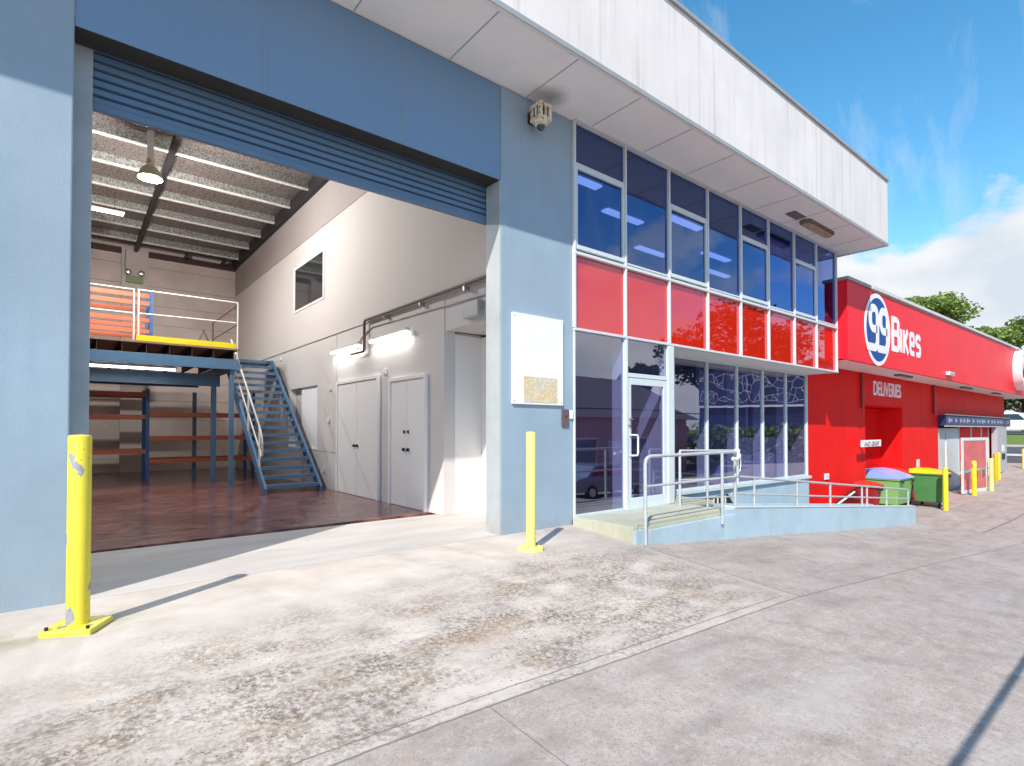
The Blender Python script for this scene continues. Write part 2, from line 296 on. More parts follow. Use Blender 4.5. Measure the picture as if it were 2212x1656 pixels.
# glass
def glass(name, tint, ior, add, rough=0, gcol=(1, 1, 1)):
    t = NT(name); tr = t.n.new('ShaderNodeBsdfTransparent'); tr.inputs[0].default_value = (*tint, 1)
    gl = t.n.new('ShaderNodeBsdfGlossy'); gl.inputs['Roughness'].default_value = rough; gl.inputs['Color'].default_value = (*gcol, 1)
    fr = t.n.new('ShaderNodeFresnel'); fr.inputs[0].default_value = ior
    bp = t.n.new('ShaderNodeBump'); bp.inputs['Strength'].default_value = .12; bp.inputs['Distance'].default_value = .012; t.l.new(t.noise(1.1, 2, .4, (1, 1, .7)), bp.inputs['Height']); t.l.new(bp.outputs[0], gl.inputs['Normal'])
    f = t.math('MULTIPLY', t.math('ADD', fr.outputs[0], add, clamp=True), t.math('SUBTRACT', 1, t.g.outputs['Backfacing'])); mx = t.n.new('ShaderNodeMixShader')
    t.l.new(f, mx.inputs[0]); t.l.new(tr.outputs[0], mx.inputs[1]); t.l.new(gl.outputs[0], mx.inputs[2]); t.l.new(mx.outputs[0], t.out.inputs[0]); return t.m
M['glass_up'] = glass('tinted_upper_glass', (.42, .46, .72), 1.55, .20, gcol=(.36, .52, 1))
M['glass_low'] = glass('tinted_shopfront_glass', (.72, .72, .88), 1.5, .24, gcol=(.85, .86, 1))
M['glass_clear'] = glass('clear_glass', (.75, .8, .8), 1.5, .04)
# foliage
def leaf(name, a, b):
    t = NT(name); oi = t.n.new('ShaderNodeNewGeometry'); f = oi.outputs['Random Per Island']
    t.set(t.mix(f, a, b), .55); t.b.inputs['Subsurface Weight'].default_value = 0
    tr = t.n.new('ShaderNodeBsdfTranslucent'); t.put(tr.inputs[0], t.mix(f, tuple(x * 1.3 for x in a), tuple(x * 1.2 for x in b)))
    ms = t.n.new('ShaderNodeMixShader'); ms.inputs[0].default_value = .3; t.l.new(t.b.outputs[0], ms.inputs[1]); t.l.new(tr.outputs[0], ms.inputs[2]); t.l.new(ms.outputs[0], t.out.inputs[0]); return t.m
M['leaf'] = leaf('green_leaves', (.11, .18, .03), (.33, .43, .11))
M['leafdark'] = leaf('dark_leaves', (.02, .05, .012), (.07, .12, .03))
M['leaflight'] = leaf('yellow_green_leaves', (.10, .17, .035), (.20, .27, .06))

# ------------------------------------------------------------------ mesh builder
class MB:
    def __init__(s): s.v = []; s.f = []; s.sm = []
    def add(s, vs, fs, smooth=False):
        o = len(s.v); s.v += [tuple(v) for v in vs]; s.f += [tuple(i + o for i in f) for f in fs]; s.sm += [smooth] * len(fs); return s
    def box(s, x0, x1, y0, y1, z0, z1):
        x0, x1 = sorted((x0, x1)); y0, y1 = sorted((y0, y1)); z0, z1 = sorted((z0, z1))
        return s.add([(x0, y0, z0), (x1, y0, z0), (x1, y1, z0), (x0, y1, z0), (x0, y0, z1), (x1, y0, z1), (x1, y1, z1), (x0, y1, z1)],
                     [(0, 3, 2, 1), (4, 5, 6, 7), (0, 1, 5, 4), (1, 2, 6, 5), (2, 3, 7, 6), (3, 0, 4, 7)])
    def hexa(s, p): return s.add(p, [(0, 3, 2, 1), (4, 5, 6, 7), (0, 1, 5, 4), (1, 2, 6, 5), (2, 3, 7, 6), (3, 0, 4, 7)])
    def prism(s, pts, axis, a, b):      # pts 2-D polygon; axis 'x': (y,z)  'y': (x,z)  'z': (x,y)
        def P(p, t): return {'x': (t, p[0], p[1]), 'y': (p[0], t, p[1]), 'z': (p[0], p[1], t)}[axis]
        n = len(pts); vs = [P(p, a) for p in pts] + [P(p, b) for p in pts]
        fs = [tuple(range(n))[::-1], tuple(range(n, 2 * n))] + [(i, (i + 1) % n, (i + 1) % n + n, i + n) for i in range(n)]
        return s.add(vs, fs)
    def tube(s, path, r, n=10, caps=True, r2=None):
        path = [Vector(p) for p in path]; rings = []; m = len(path)
        T = []
        for i in range(m):
            a = (path[i] - path[i - 1]).normalized() if i > 0 else None; b = (path[i + 1] - path[i]).normalized() if i < m - 1 else None
            t = (a + b).normalized() if a is not None and b is not None and (a + b).length > 1e-6 else (a if a is not None else b); T.append((t, a, b))
        t0 = T[0][0]; ref = Vector((0, 0, 1)) if abs(t0.z) < .9 else Vector((1, 0, 0)); u = t0.cross(ref).normalized()
        for i in range(m):
            t, a, b = T[i]; u = (u - t * u.dot(t)).normalized(); w = t.cross(u)
            sc = 1.0
            if a is not None and b is not None: sc = 1 / max(.6, t.dot(b))
            rr = r if r2 is None else r + (r2 - r) * i / (m - 1)
            rings.append([path[i] + (u * cos(2 * pi * k / n) + w * sin(2 * pi * k / n)) * rr for k in range(n)])
        vs = [v for rg in rings for v in rg]; fs = []
        for i in range(m - 1):
            for k in range(n): fs.append((i * n + k, i * n + (k + 1) % n, (i + 1) * n + (k + 1) % n, (i + 1) * n + k))
        s.add(vs, fs, True)
        if caps: s.add(rings[0], [tuple(range(n))[::-1]]); s.add(rings[-1], [tuple(range(n))])
        return s
    def lathe(s, prof, c, n=24, axis='z'):
        vs = []; fs = []
        for (r, h) in prof:
            for k in range(n):
                a = 2 * pi * k / n; p = (r * cos(a), r * sin(a), h)
                if axis == 'y': p = (p[0], p[2], p[1])
                if axis == 'x': p = (p[2], p[0], p[1])
                vs.append((c[0] + p[0], c[1] + p[1], c[2] + p[2]))
        for i in range(len(prof) - 1):
            for k in range(n): fs.append((i * n + k, i * n + (k + 1) % n, (i + 1) * n + (k + 1) % n, (i + 1) * n + k))
        return s.add(vs, fs, True)
    def build(s, name, mat, parent=None, bevel=0, label=None):
        me = bpy.data.meshes.new(name); me.from_pydata(s.v, [], s.f); me.polygons.foreach_set('use_smooth', s.sm); me.update()
        bm = bmesh.new(); bm.from_mesh(me); bmesh.ops.recalc_face_normals(bm, faces=bm.faces); bm.to_mesh(me); bm.free()
        o = bpy.data.objects.new(name, me); COL.objects.link(o)
        if mat is not None: me.materials.append(mat if not isinstance(mat, str) else M[mat])
        if parent is not None:
            o.parent = parent; o.matrix_parent_inverse = Matrix.Translation(-parent_world(parent))
        if bevel:
            b = o.modifiers.new('bevel', 'BEVEL'); b.width = bevel; b.segments = 2; b.limit_method = 'ANGLE'; b.angle_limit = R(50)
        if label: o['label'] = label
        return o
def parent_world(p):          # parts hold world coordinates, so only a thing's own root is off the origin
    return Vector(p.location) if p.parent is None else Vector((0, 0, 0))
def thing(name, label, cat, loc=(0, 0, 0), group=None):
    o = bpy.data.objects.new(name, None); COL.objects.link(o); o.location = loc; o['label'] = label; o['category'] = cat; o.empty_display_size = .2
    if group: o['group'] = group
    return o
def tag(o, label, cat, group=None):
    o['label'] = label; o['category'] = cat
    if group: o['group'] = group
    return o
def struct(name, mb, mat): o = mb.build(name, mat); o['kind'] = 'structure'; return o
def B(*a): return MB().box(*a)
def children(o): return [c for c in bpy.data.objects if c.parent == o]
def copy_tree(o, parent=None):
    c = o.copy(); COL.objects.link(c)
    if parent: c.parent = parent
    for ch in children(o): copy_tree(ch, c)
    return c
def dup(root, loc, label, group=None):
    c = copy_tree(root); c.location = loc; c['label'] = label
    if group: c['group'] = group
    return c

# ------------------------------------------------------------------ terrain
def interp(x, pts):
    if x <= pts[0][0]: return pts[0][1]
    for (a, u), (b, v) in zip(pts, pts[1:]):
        if x <= b:
            t = (x - a) / (b - a); return u + (v - u) * t
    return pts[-1][1]
PX = [(4.6, 0), (5.5, -.09), (8, -.33), (12.5, -.73), (17, -1.1), (21, -1.2), (27, -1.2), (34, -1.08), (39.5, -.75), (41.5, -.64), (51, .12), (54, .45), (58, .9), (70, 1.0)]
PY = [(-12, -.42), (-4, -.36), (0, -.25), (2.4, -.13), (4.5, 0)]
PL = [(.8, 0), (1.85, -.02), (3.1, -.07), (5.5, -.15), (9.7, -.50), (17, -1.15), (21, -1.22), (27, -1.2), (34, -1.08), (39.5, -.75), (41.5, -.64), (51, .12), (54, .45), (58, .9), (70, 1.0)]
def gz(x, y):
    s = .35; k = min(1, max(0, (4.4 - y) / 2.0))
    px_ = (1 - k) * (interp(x - s, PX) + interp(x, PX) + interp(x + s, PX)) / 3 + k * (interp(x - s, PL) + interp(x, PL) + interp(x + s, PL)) / 3
    py_ = interp(y, PY) * (1 - min(1, max(0, (x - 40) / 12)))
    z = px_ + py_
    if x < 6.5: z += min(1, max(0, (y - 4.4) / .8)) * (-px_) * min(1, max(0, (6.5 - x) / .9))
    return z
def arange(a, b, s):
    out = []; 
    while a < b - 1e-6: out.append(a); a += s
    return out
gx = [-400, -200, -100, -50, -25, -12] + arange(-8, 24, .5) + arange(24, 62, 1) + [62, 66, 70, 80, 100, 140, 200, 300, 500]
gy = [-400, -200, -100, -60, -40, -30, -24, -20] + arange(-16, 6.5, .5) + [6.5, 7.5, 9, 12, 16, 20, 26, 34, 44, 60, 90, 140, 250, 450]
mb = MB(); vs = []; 
for y in gy:
    for x in gx:
        z = gz(x, y) - .002
        if 5.9 <= y <= 26 and -9 < x < 15.5: z = min(z, -.05)
        vs.append((x, y, z))
n = len(gx); fs = [(j * n + i, j * n + i + 1, (j + 1) * n + i + 1, (j + 1) * n + i) for j in range(len(gy) - 1) for i in range(n - 1)]
mb.add(vs, fs, True); struct('ground', mb, 'ground')
def sheet(x0, x1, y0, y1, dz, nx, ny):
    m = MB(); vs = [(x0 + (x1 - x0) * i / nx, y0 + (y1 - y0) * j / ny, 0) for j in range(ny + 1) for i in range(nx + 1)]
    vs = [(x, y, gz(x, y) + dz) for x, y, _ in vs]
    return m.add(vs, [(j * (nx + 1) + i, j * (nx + 1) + i + 1, (j + 1) * (nx + 1) + i + 1, (j + 1) * (nx + 1) + i) for j in range(ny) for i in range(nx)], True)
struct('side_road', sheet(42.2, 51, -120, 160, .012, 18, 40), 'asphalt')
struct('road_line', sheet(45.6, 46.6, -120, 160, .02, 4, 40), 'roadpaint')
struct('grass_verge', sheet(51.2, 57.6, -120, 160, .05, 16, 40), 'grass')
struct('kerb', MB().box(51.0, 51.22, -120, 160, .05, .28), 'slab')
struct('rear_road', sheet(-60, 42, -60, -9, .012, 60, 20), 'asphalt')
struct('car_park', sheet(57.8, 160, -120, 160, .03, 30, 20), 'asphalt')

# ------------------------------------------------------------------ warehouse (blue building)
W = thing('warehouse_building', 'blue and white warehouse with open roller door and red panelled glazed office front', 'building', (0, 5.5, 0))
def part(name, mb, mat, parent=W, bevel=0, label=None): return mb.build(name, mat, parent, bevel, label)
FY = 5.5
part('pier', B(-2.2, 0, FY, 5.95, -.1, 5.78), 'pier', bevel=.012)
part('front_wall', B(-9, -2.204, FY + .004, 5.95, -.1, 5.78), 'pier')
part('pier', B(4.28, 5.575, FY, 5.805, -.25, 5.78), 'pier', bevel=.012)
part('lintel', B(.002, 4.278, FY + .012, 5.76, 4.56, 5.78), 'lintel', bevel=.006)
for x in (1.42, 2.86): part('panel_joint', B(x - .004, x + .004, FY + .006, FY + .013, 4.58, 5.77), 'cap')
jl_ = part('door_jamb', B(-.02, .125, 5.78, 5.95, -.02, 4.72), 'jamb', bevel=.005)
part('door_jamb', B(4.262, 4.279, 5.503, 5.80, -.02, 4.551), 'jamb')
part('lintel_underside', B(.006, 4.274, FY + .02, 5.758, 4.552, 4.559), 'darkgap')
# roller door curtain (corrugated)
prof = []; z = 4.135
while z < 4.82:
    prof += [(5.815, z), (5.815, z + .044), (5.85, z + .052), (5.85, z + .067)]; z += .075
back = [(5.86, p[1]) for p in prof[::-1]]
rdo = part('roller_door', MB().prism(prof + back, 'x', .06, 4.31), 'roller')
part('bottom_bar', B(.126, 4.30, 5.808, 5.865, 4.075, 4.133), 'roller', rdo, .004)
part('roller_drum', B(.02, 4.26, 5.90, 6.45, 4.60, 5.2), 'darkgap')
part('door_head_recess', B(.02, 4.26, 5.77, 6.4, 5.21, 5.4), 'darkgap')
# canopy: fascia, soffit, cap
CZ = 5.785; CY0 = 4.47; CT = 7.34; CX1 = 15.31
fo = part('fascia', MB().box(-10, CX1, CY0, CY0 + .06, CZ, CT).box(CX1 - .06, CX1, CY0 + .061, 9, CZ, CT), 'fascia')
part('cap_flashing', MB().box(-10.02, CX1 + .03, CY0 - .035, CY0 + .12, CT + .002, CT + .06).box(CX1 - .09, CX1 + .035, CY0 + .121, 9.02, CT + .002, CT + .06), 'cap', fo)
part('drip_edge', MB().box(-10, CX1 + .012, CY0 - .012, CY0 - .001, CZ - .012, CZ + .05).box(CX1 + .001, CX1 + .012, CY0, 9, CZ - .012, CZ + .05), 'cap', fo)
part('fascia_joint', B(12.555, 12.565, CY0 - .003, CY0 - .0005, CZ + .05, CT), 'cap', fo)
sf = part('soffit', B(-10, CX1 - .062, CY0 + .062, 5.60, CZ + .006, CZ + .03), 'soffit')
x = 3.5 - 1.2 * 8
while x < 15.2:
    part('soffit_joint', B(x - .006, x + .006, CY0 + .062, 5.499, CZ + .001, CZ + .0055), 'cap', sf); x += 1.2
part('soffit_trim', B(5.58, 14.95, 5.42, 5.499, CZ - .02, CZ + .0045), 'lightcap', sf)
part('soffit_vent', B(11.4, 11.9, 4.93, 5.13, CZ - .012, CZ + .004), 'pipe_brown', sf)
# roof
rf = part('roof', B(-9, 15.2, 5.96, 21.9, 7.30, 7.33), 'foil')
part('roof_sheet', B(-9, 15.2, 5.0, 21.9, 7.335, 7.37), 'lightcap', rf)
part('back_wall', B(-9, 15.2, 21.15, 21.4, -.05, 7.29), 'backwall')
part('left_end_wall', B(-9.2, -9.001, 5.5, 21.9, -.1, 7.3), 'wall_in')
part('pilaster', B(1.22, 1.92, 20.93, 21.149, .005, 7.05), 'pilaster')
part('pilaster', B(-4.1, -3.4, 20.93, 21.149, .005, 7.05), 'pilaster')
for a, b in ((-9, 1.215), (1.925, 4.5)): part('wall_beam', B(a, b, 20.98, 21.148, 6.92, 7.08), 'maroon')
part('roof_beam', B(1.53, 1.63, 6.5, 21.1, 6.98, 7.112), 'black')
part('roof_beam', B(4.40, 4.52, 6.5, 21.1, 6.98, 7.28), 'black')
yy = 7.6
for i in range(10):
    pu = part('purlin', MB().prism([(yy, 7.12), (yy + .075, 7.12), (yy + .075, 7.128), (yy + .008, 7.128), (yy + .008, 7.29), (yy + .075, 7.29), (yy + .075, 7.298), (yy, 7.298)], 'x', -8.9, 4.39), 'galv')
    part('flange', B(-8.9, 4.39, yy - .012, yy + .070, 7.085, 7.117), 'flange', pu); yy += 1.39
for x in (-1.0, 2.9, 4.0): part('eaves_strut', B(x, x + .06, 20.2, 21.1, 7.0, 7.09), 'black')
# right interior wall
part('upper_side_wall', B(4.525, 4.75, 5.81, 21.14, 3.45, 6.045), 'wall_in')
part('shaded_wall_top', B(4.515, 4.75, 5.96, 21.14, 6.049, 7.29), 'shaded_wall')  # top band of the same wall, its shade painted as a darker colour
part('side_wall', MB().box(4.55, 4.75, 7.30, 12.93, .005, 3.446).box(4.55, 4.75, 12.934, 15.03, .005, .87).box(4.55, 4.75, 12.934, 15.03, 2.40, 3.446).box(4.55, 4.75, 15.034, 21.14, .005, 3.446), 'wall_low')
part('niche_wall', MB().box(4.754, 5.27, 7.30, 7.45, .005, 2.86).box(5.27, 5.57, 5.81, 7.45, .005, 2.86), 'niche')
part('niche_bulkhead', B(4.56, 5.57, 5.81, 7.296, 2.90, 3.444), 'wall_low')
part('niche_shadow_gap', B(4.76, 5.24, 7.27, 7.297, 2.865, 2.885), 'acgrey')
part('wall_panel_joint', MB().box(4.544, 4.549, 11.72, 11.73, .01, 3.44).box(4.544, 4.549, 11.74, 15.1, .84, .85), 'acgrey')
# cupboards / double doors
def dbl(y0, y1, h, hy):
    d = part('double_door', MB().box(4.515, 4.549, y0 + .07, (y0 + y1) / 2 - .006, .012, h - .07).box(4.515, 4.549, (y0 + y1) / 2 + .006, y1 - .07, .012, h - .07), 'door_white', bevel=.004)
    part('door_frame', MB().box(4.49, 4.549, y0, y0 + .066, .006, h).box(4.49, 4.549, y1 - .066, y1, .006, h).box(4.49, 4.549, y0 + .068, y1 - .068, h - .066, h), 'door_white', d, .004)
    ym = (y0 + y1) / 2
    for s in (-1, 1):
        part('handle', MB().lathe([(0, 0), (.028, 0), (.03, -.03), (.015, -.045), (0, -.045)], (4.513, ym + s * .075, hy), 12, 'x'), 'black', d)
    return d
dbl(9.55, 11.62, 2.38, 1.02)
d2 = dbl(7.80, 9.12, 2.27, 1.0)
for s in (-1, 1): part('lock', B(4.495, 4.514, 8.46 + s * .07 - .02, 8.46 + s * .07 + .02, 1.28, 1.33), 'black', d2)
# serving hatch with sliding panel
hh = part('hatch_frame', MB().box(4.52, 4.70, 14.97, 15.03, .88, 2.395).box(4.56, 4.70, 12.97, 14.97, .875, .90), 'door_white')
part('hatch_panel', B(4.60, 4.64, 12.975, 14.2, .88, 2.395), 'door_white', hh); part('hatch_back', B(4.70, 4.74, 12.975, 14.96, .875, 2.398), 'wall_in', hh)
# upper internal window
iw = part('internal_window', MB().box(4.505, 4.524, 12.44, 12.50, 4.36, 5.53).box(4.505, 4.524, 14.50, 14.60, 4.36, 5.53).box(4.505, 4.524, 12.503, 14.497, 5.47, 5.53).box(4.505, 4.524, 12.503, 14.497, 4.36, 4.41), 'door_white')
part('pane', B(4.512, 4.520, 12.505, 14.495, 4.415, 5.465), 'carglass', iw)

# interior floor
o = struct('floor', MB().box(-9, 5.57, 5.96, 7.5, -.04, .003).box(.0, 5.57, 5.81, 5.96, -.04, .003).box(.0, 4.28, 5.5, 5.81, -.04, .003), 'slab')
fl = MB().add([(-9, 7.42, .006), (4.6, 7.72, .006), (4.6, 21.15, .006), (-9, 21.15, .006), (-9, 7.42, -.04), (4.6, 7.72, -.04), (4.6, 21.15, -.04), (-9, 21.15, -.04)], [(0, 1, 2, 3), (4, 7, 6, 5), (0, 4, 5, 1), (1, 5, 6, 2), (2, 6, 7, 3), (3, 7, 4, 0)])
struct('epoxy_floor', fl, 'epoxy')

# ------------------------------------------------------------------ office front
mull = [5.59, 6.72, 7.87, 9.06, 10.24, 11.385, 12.58, 13.74, 14.92]
Z0, Z1, Z2, Z3, Z4 = .09, 2.78, 3.86, 3.90, 5.77
# upper windows
for i in range(8):
    a, b = mull[i] + .017, mull[i + 1] - .017
    opening = i % 2 == 0
    if opening:
        w = part('window', MB().box(a + .004, a + .05, 5.47, 5.53, 3.95, 5.17).box(b - .05, b - .004, 5.47, 5.53, 3.95, 5.17).box(a + .052, b - .052, 5.47, 5.53, 3.95, 4.01).box(a + .052, b - .052, 5.47, 5.53, 5.11, 5.17), 'white_metal', bevel=.004)
        part('pane', B(a + .052, b - .052, 5.50, 5.508, 4.012, 5.108), 'glass_up', w)
        part('transom', B(a, b, 5.478, 5.53, 5.174, 5.20), 'white_metal')
        tp = part('top_light', B(a, b, 5.503, 5.511, 5.203, 5.765), 'glass_up')
    else:
        w = part('window', B(a, b, 5.478, 5.53, 3.935, 3.96), 'white_metal')
        part('pane', B(a, b, 5.503, 5.511, 3.963, 5.765), 'glass_up', w)
    part('spandrel_panel', B(a, b, 5.508, 5.525, Z1 + .028, Z2 - .006), 'spandrel')
for i, x in enumerate(mull):
    w_ = .017
    part('mullion', MB().box(x - w_, x + w_, 5.455, 5.56, Z1 + .026, 5.78), 'mullion_white', bevel=.003)
part('sill_rail', B(5.58, 14.945, 5.450, 5.54, Z2, Z2 + .045), 'mullion_white', bevel=.003)
part('head_rail', B(5.58, 14.945, 5.450, 5.54, Z1 - .015, Z1 + .022), 'mullion_white', bevel=.003)
# corner glass side of upper box & return
part('side_frame', MB().box(14.90, 14.945, 5.561, 6.2, Z1 - .015, Z1 + .03).box(14.90, 14.945, 6.16, 6.2, Z1 + .031, 5.78).box(14.90, 14.945, 5.561, 6.16, Z2, Z2 + .045), 'mullion_white')
part('side_panel', B(14.92, 14.93, 5.562, 6.158, Z1 + .032, Z2 - .002), 'spandrel')
part('side_glass', B(14.92, 14.928, 5.562, 6.158, Z2 + .047, 5.77), 'glass_up')
part('end_wall', B(14.80, 15.0, 6.202, 21.1, -1.4, 7.29), 'acgrey')
# lower: fixed pane, door bay
part('sill_rail', B(5.58, 6.70, 5.46, 5.54, .065, .115), 'white_metal')
f1 = part('shopfront_window', MB().box(5.585, 5.60, 5.47, 5.53, .117, Z1 - .017).box(6.68, 6.7, 5.47, 5.53, .117, Z1 - .017).box(5.60, 6.68, 5.47, 5.49, .117, .135), 'white_metal'); part('pane', B(5.602, 6.678, 5.498, 5.506, .117, Z1 - .018), 'glass_low', f1)
part('mullion', B(6.702, 6.75, 5.455, 5.74, .10, Z1 - .017), 'white_metal', bevel=.004)
part('door_post', B(7.80, 7.97, 5.455, 5.64, .10, Z1 - .017), 'white_metal', bevel=.006)
tl = part('transom_window', MB().box(6.752, 7.798, 5.47, 5.54, 2.17, 2.235), 'white_metal'); part('pane', B(6.752, 7.798, 5.498, 5.506, 2.236, Z1 - .018), 'glass_low', tl)
gd = part('glass_door', MB().box(6.755, 6.85, 5.475, 5.525, .13, 2.16).box(7.70, 7.795, 5.475, 5.525, .13, 2.16).box(6.852, 7.698, 5.475, 5.525, 2.055, 2.16).box(6.852, 7.698, 5.475, 5.525, .13, .27), 'white_metal', bevel=.004)
part('pane', B(6.852, 7.698, 5.497, 5.505, .272, 2.053), 'glass_low', gd)
part('handle', MB().tube([(6.81, 5.47, 1.26), (6.81, 5.42, 1.26), (6.90, 5.40, 1.26), (6.92, 5.40, 1.22), (6.92, 5.40, .98), (6.90, 5.40, .94), (6.81, 5.42, .94), (6.81, 5.47, .94)], .016), 'mullion_white', gd)
part('lock', MB().lathe([(0, 0), (.028, 0), (.028, -.02), (0, -.02)], (6.805, 5.474, 1.42), 12, 'y').box(6.79, 6.86, 5.44, 5.472, 1.50, 1.52), 'steel', gd)
part('threshold', B(6.70, 7.80, 5.44, 5.56, .101, .128), 'white_metal')
# recessed lower shopfront
part('soffit_recess', B(7.97, 14.90, 5.545, 6.28, Z1 + .0, Z1 + .03), 'soffit')
lm = [8.0, 9.0, 10.18, 11.37, 12.53, 13.70, 14.86]
for i in range(6):
    a, b = lm[i] + .02, lm[i + 1] - .02
    w = part('shopfront_window', MB().box(a, b, 6.18, 6.24, .155, .19).box(a, b, 6.18, 6.24, Z1 - .045, Z1 - .003).box(a, a + .01, 6.18, 6.24, .19, Z1 - .045).box(b - .01, b, 6.18, 6.24, .19, Z1 - .045), 'white_metal')
    part('pane', B(a + .012, b - .012, 6.205, 6.213, .192, Z1 - .047), 'glass_low', w)
for x in lm: part('mullion', B(x - .018, x + .018, 6.165, 6.42, .155, Z1 - .003), 'white_metal')
part('return_glazing', MB().box(7.93, 7.965, 5.645, 6.16, .1, Z1 - .003), 'white_metal')
part('base_wall', B(8.0, 14.90, 6.16, 6.40, -1.3, .15), 'lightblue')
part('sill', B(7.98, 14.93, 6.10, 6.163, .09, .152), 'white_metal')
# dark sheet painting the shadow on the base wall, plus white bars
vg = part('base_wall_shadow', MB().prism([(8.95, -.33), (11.2, -.33), (10.9, -.02), (8.95, -.10)], 'y', 6.150, 6.158), 'darkgap')
for i in range(6): part('white_bar', B(10.02 + i * .15, 10.05 + i * .15, 6.13, 6.149, -.33, -.10 + i * .01), 'rail_white', vg)
# office interiors
oi = part('office_room', MB().box(5.58, 14.79, 10.0, 10.1, 3.42, 5.76), 'office_dark')
part('office_floor', B(5.58, 14.79, 5.56, 10.0, 3.05, 3.40), 'carpet'); part('office_ceiling', B(5.58, 14.79, 5.56, 10.0, 5.775, 5.80), 'officeceil')
part('partition', B(5.58, 5.60, 5.96, 10, .1, 5.77), 'office_mid')
part('office_floor', MB().box(5.58, 7.96, 5.56, 10.0, .0, .098).box(7.97, 14.79, 6.42, 10, .0, .098), 'carpet')
part('office_room', B(5.58, 14.79, 9.0, 9.1, .1, 3.04), 'office_mid')
part('office_ceiling', MB().box(5.6, 7.96, 5.56, 8.99, 2.82, 2.85).box(7.965, 14.78, 6.29, 8.99, 2.82, 2.85), 'officeceil')
for i, (x, y) in enumerate(((6.3, 6.6), (8.3, 7.2), (9.6, 6.6), (10.6, 8.2), (7.2, 8.6), (12.2, 7.4), (13.6, 8.2))):
    part('ceiling_light', B(x, x + 1.15, y, y + .17, 5.735, 5.773), 'panel_lit')
part('partition', B(11.6, 11.7, 6.45, 8.98, .1, 2.8), 'office_mid'); part('partition', B(13.1, 13.2, 6.9, 8.98, .1, 2.8), 'office_light')
part('inner_door', B(8.15, 8.95, 8.93, 8.98, .1, 2.15), 'office_light'); part('inner_door', B(12.0, 12.8, 8.93, 8.98, .1, 2.15), 'office_light')
part('counter', B(9.1, 10.9, 6.9, 7.5, .1, 1.05), 'maroon'); part('low_screen', B(11.8, 14.6, 6.62, 6.68, .1, 1.15), 'office_light')
# curtains
for i in range(2):
    m = MB(); a = (11.41, 12.60)[0] + 0; x0 = (11.42, 13.0)[i]; x1 = (12.9, 14.75)[i]; nn = 60
    top = [(x0 + (x1 - x0) * k / nn, 5.72 + .035 * sin(k * 1.1), 0) for k in range(nn + 1)]
    vs = [(p[0], p[1], 3.98) for p in top] + [(p[0], p[1], 5.6) for p in top]
    m.add(vs, [(k, k + 1, k + nn + 2, k + nn + 1) for k in range(nn)], True); part('curtain', m, 'curtain')
# ------------------------------------------------------------------ things on the warehouse front
sg = thing('sign_board', 'blank white metal board with a peeled yellowish patch, on the blue pier', 'sign', (4.45, 5.49, 1.68))
part('board', B(4.445, 5.36, 5.470, 5.498, 1.68, 2.875), 'white_sign', sg, .004)
for x_ in (4.48, 5.325):
    for z_ in (1.72, 2.835): part('screw', MB().lathe([(0, 0), (.009, 0), (.007, -.004), (0, -.005)], (x_, 5.4695, z_), 10, 'y'), 'steel', sg)
part('peeled_patch', B(4.63, 5.24, 5.466, 5.4695, 1.71, 2.05), 'peel', sg)
ic = thing('intercom', 'small dark intercom plate beside the glass office door', 'intercom', (5.4, 5.49, 1.4))
part('plate', B(5.345, 5.475, 5.475, 5.498, 1.39, 1.63), 'plate', ic, .003); part('button', MB().lathe([(0, 0), (.018, 0), (.018, -.008), (0, -.008)], (5.41, 5.474, 1.54), 12, 'y'), 'reddark', ic)
part('reader', B(5.50, 5.56, 5.478, 5.498, 1.50, 1.62), 'white_sign', ic)
# camera cage (hexagonal-ish box with slots and dome)
sc_ = thing('security_camera', 'rusty white caged security camera with dark dome under the soffit', 'camera', (4.78, 5.3, 5.5))
c = Vector((4.79, 5.30, 5.50)); hw = .078
m = MB()
for sx in (-1, 1):
    for sy in (-1, 1): m.box(c.x + sx * hw - .022, c.x + sx * hw + .022, c.y + sy * hw - .022, c.y + sy * hw + .022, c.z - .06, c.z + .08)
m.box(c.x - hw - .024, c.x + hw + .024, c.y - hw - .024, c.y + hw + .024, c.z + .08, c.z + .115)
m.box(c.x - hw - .024, c.x + hw + .024, c.y - hw - .024, c.y + hw + .024, c.z - .10, c.z - .06)
m.box(c.x - .012, c.x + .012, c.y - hw - .02, c.y - hw + .01, c.z - .06, c.z + .08).box(c.x - hw - .02, c.x - hw + .01, c.y - .012, c.y + .012, c.z - .06, c.z + .08)
part('cage', m, 'rusty', sc_, .003); part('core', B(c.x - .062, c.x + .062, c.y - .062, c.y + .20, c.z - .058, c.z + .078), 'maroon', sc_)
part('base', MB().lathe([(.12, 0), (.075, -.05), (0, -.05)], (c.x, c.y, c.z - .101), 6), 'rusty', sc_)
part('dome', MB().lathe([(.055, 0), (.055, -.02), (.048, -.045), (.028, -.065), (0, -.07)], (c.x, c.y, c.z - .145), 20), 'carglass', sc_)
# bulkhead light under canopy
bl = thing('bulkhead_light', 'aged oval bulkhead light with amber diffuser beneath the white canopy', 'light', (12.7, 5.0, 5.78))
pts = [(12.12 + .12 * cos(a), 5.03 + .12 * sin(a)) for a in [pi / 2 + pi * k / 8 for k in range(9)]] + [(13.28 + .12 * cos(a), 5.03 + .12 * sin(a)) for a in [-pi / 2 + pi * k / 8 for k in range(9)]]
part('housing', MB().prism(pts, 'z', CZ - .05, CZ + .004), 'pipe_brown', bl)
pts2 = [(12.7 + (p[0] - 12.7) * .93, 5.03 + (p[1] - 5.03) * .72) for p in pts]; part('diffuser', MB().prism(pts2, 'z', CZ - .09, CZ - .051), 'amber', bl, .01)

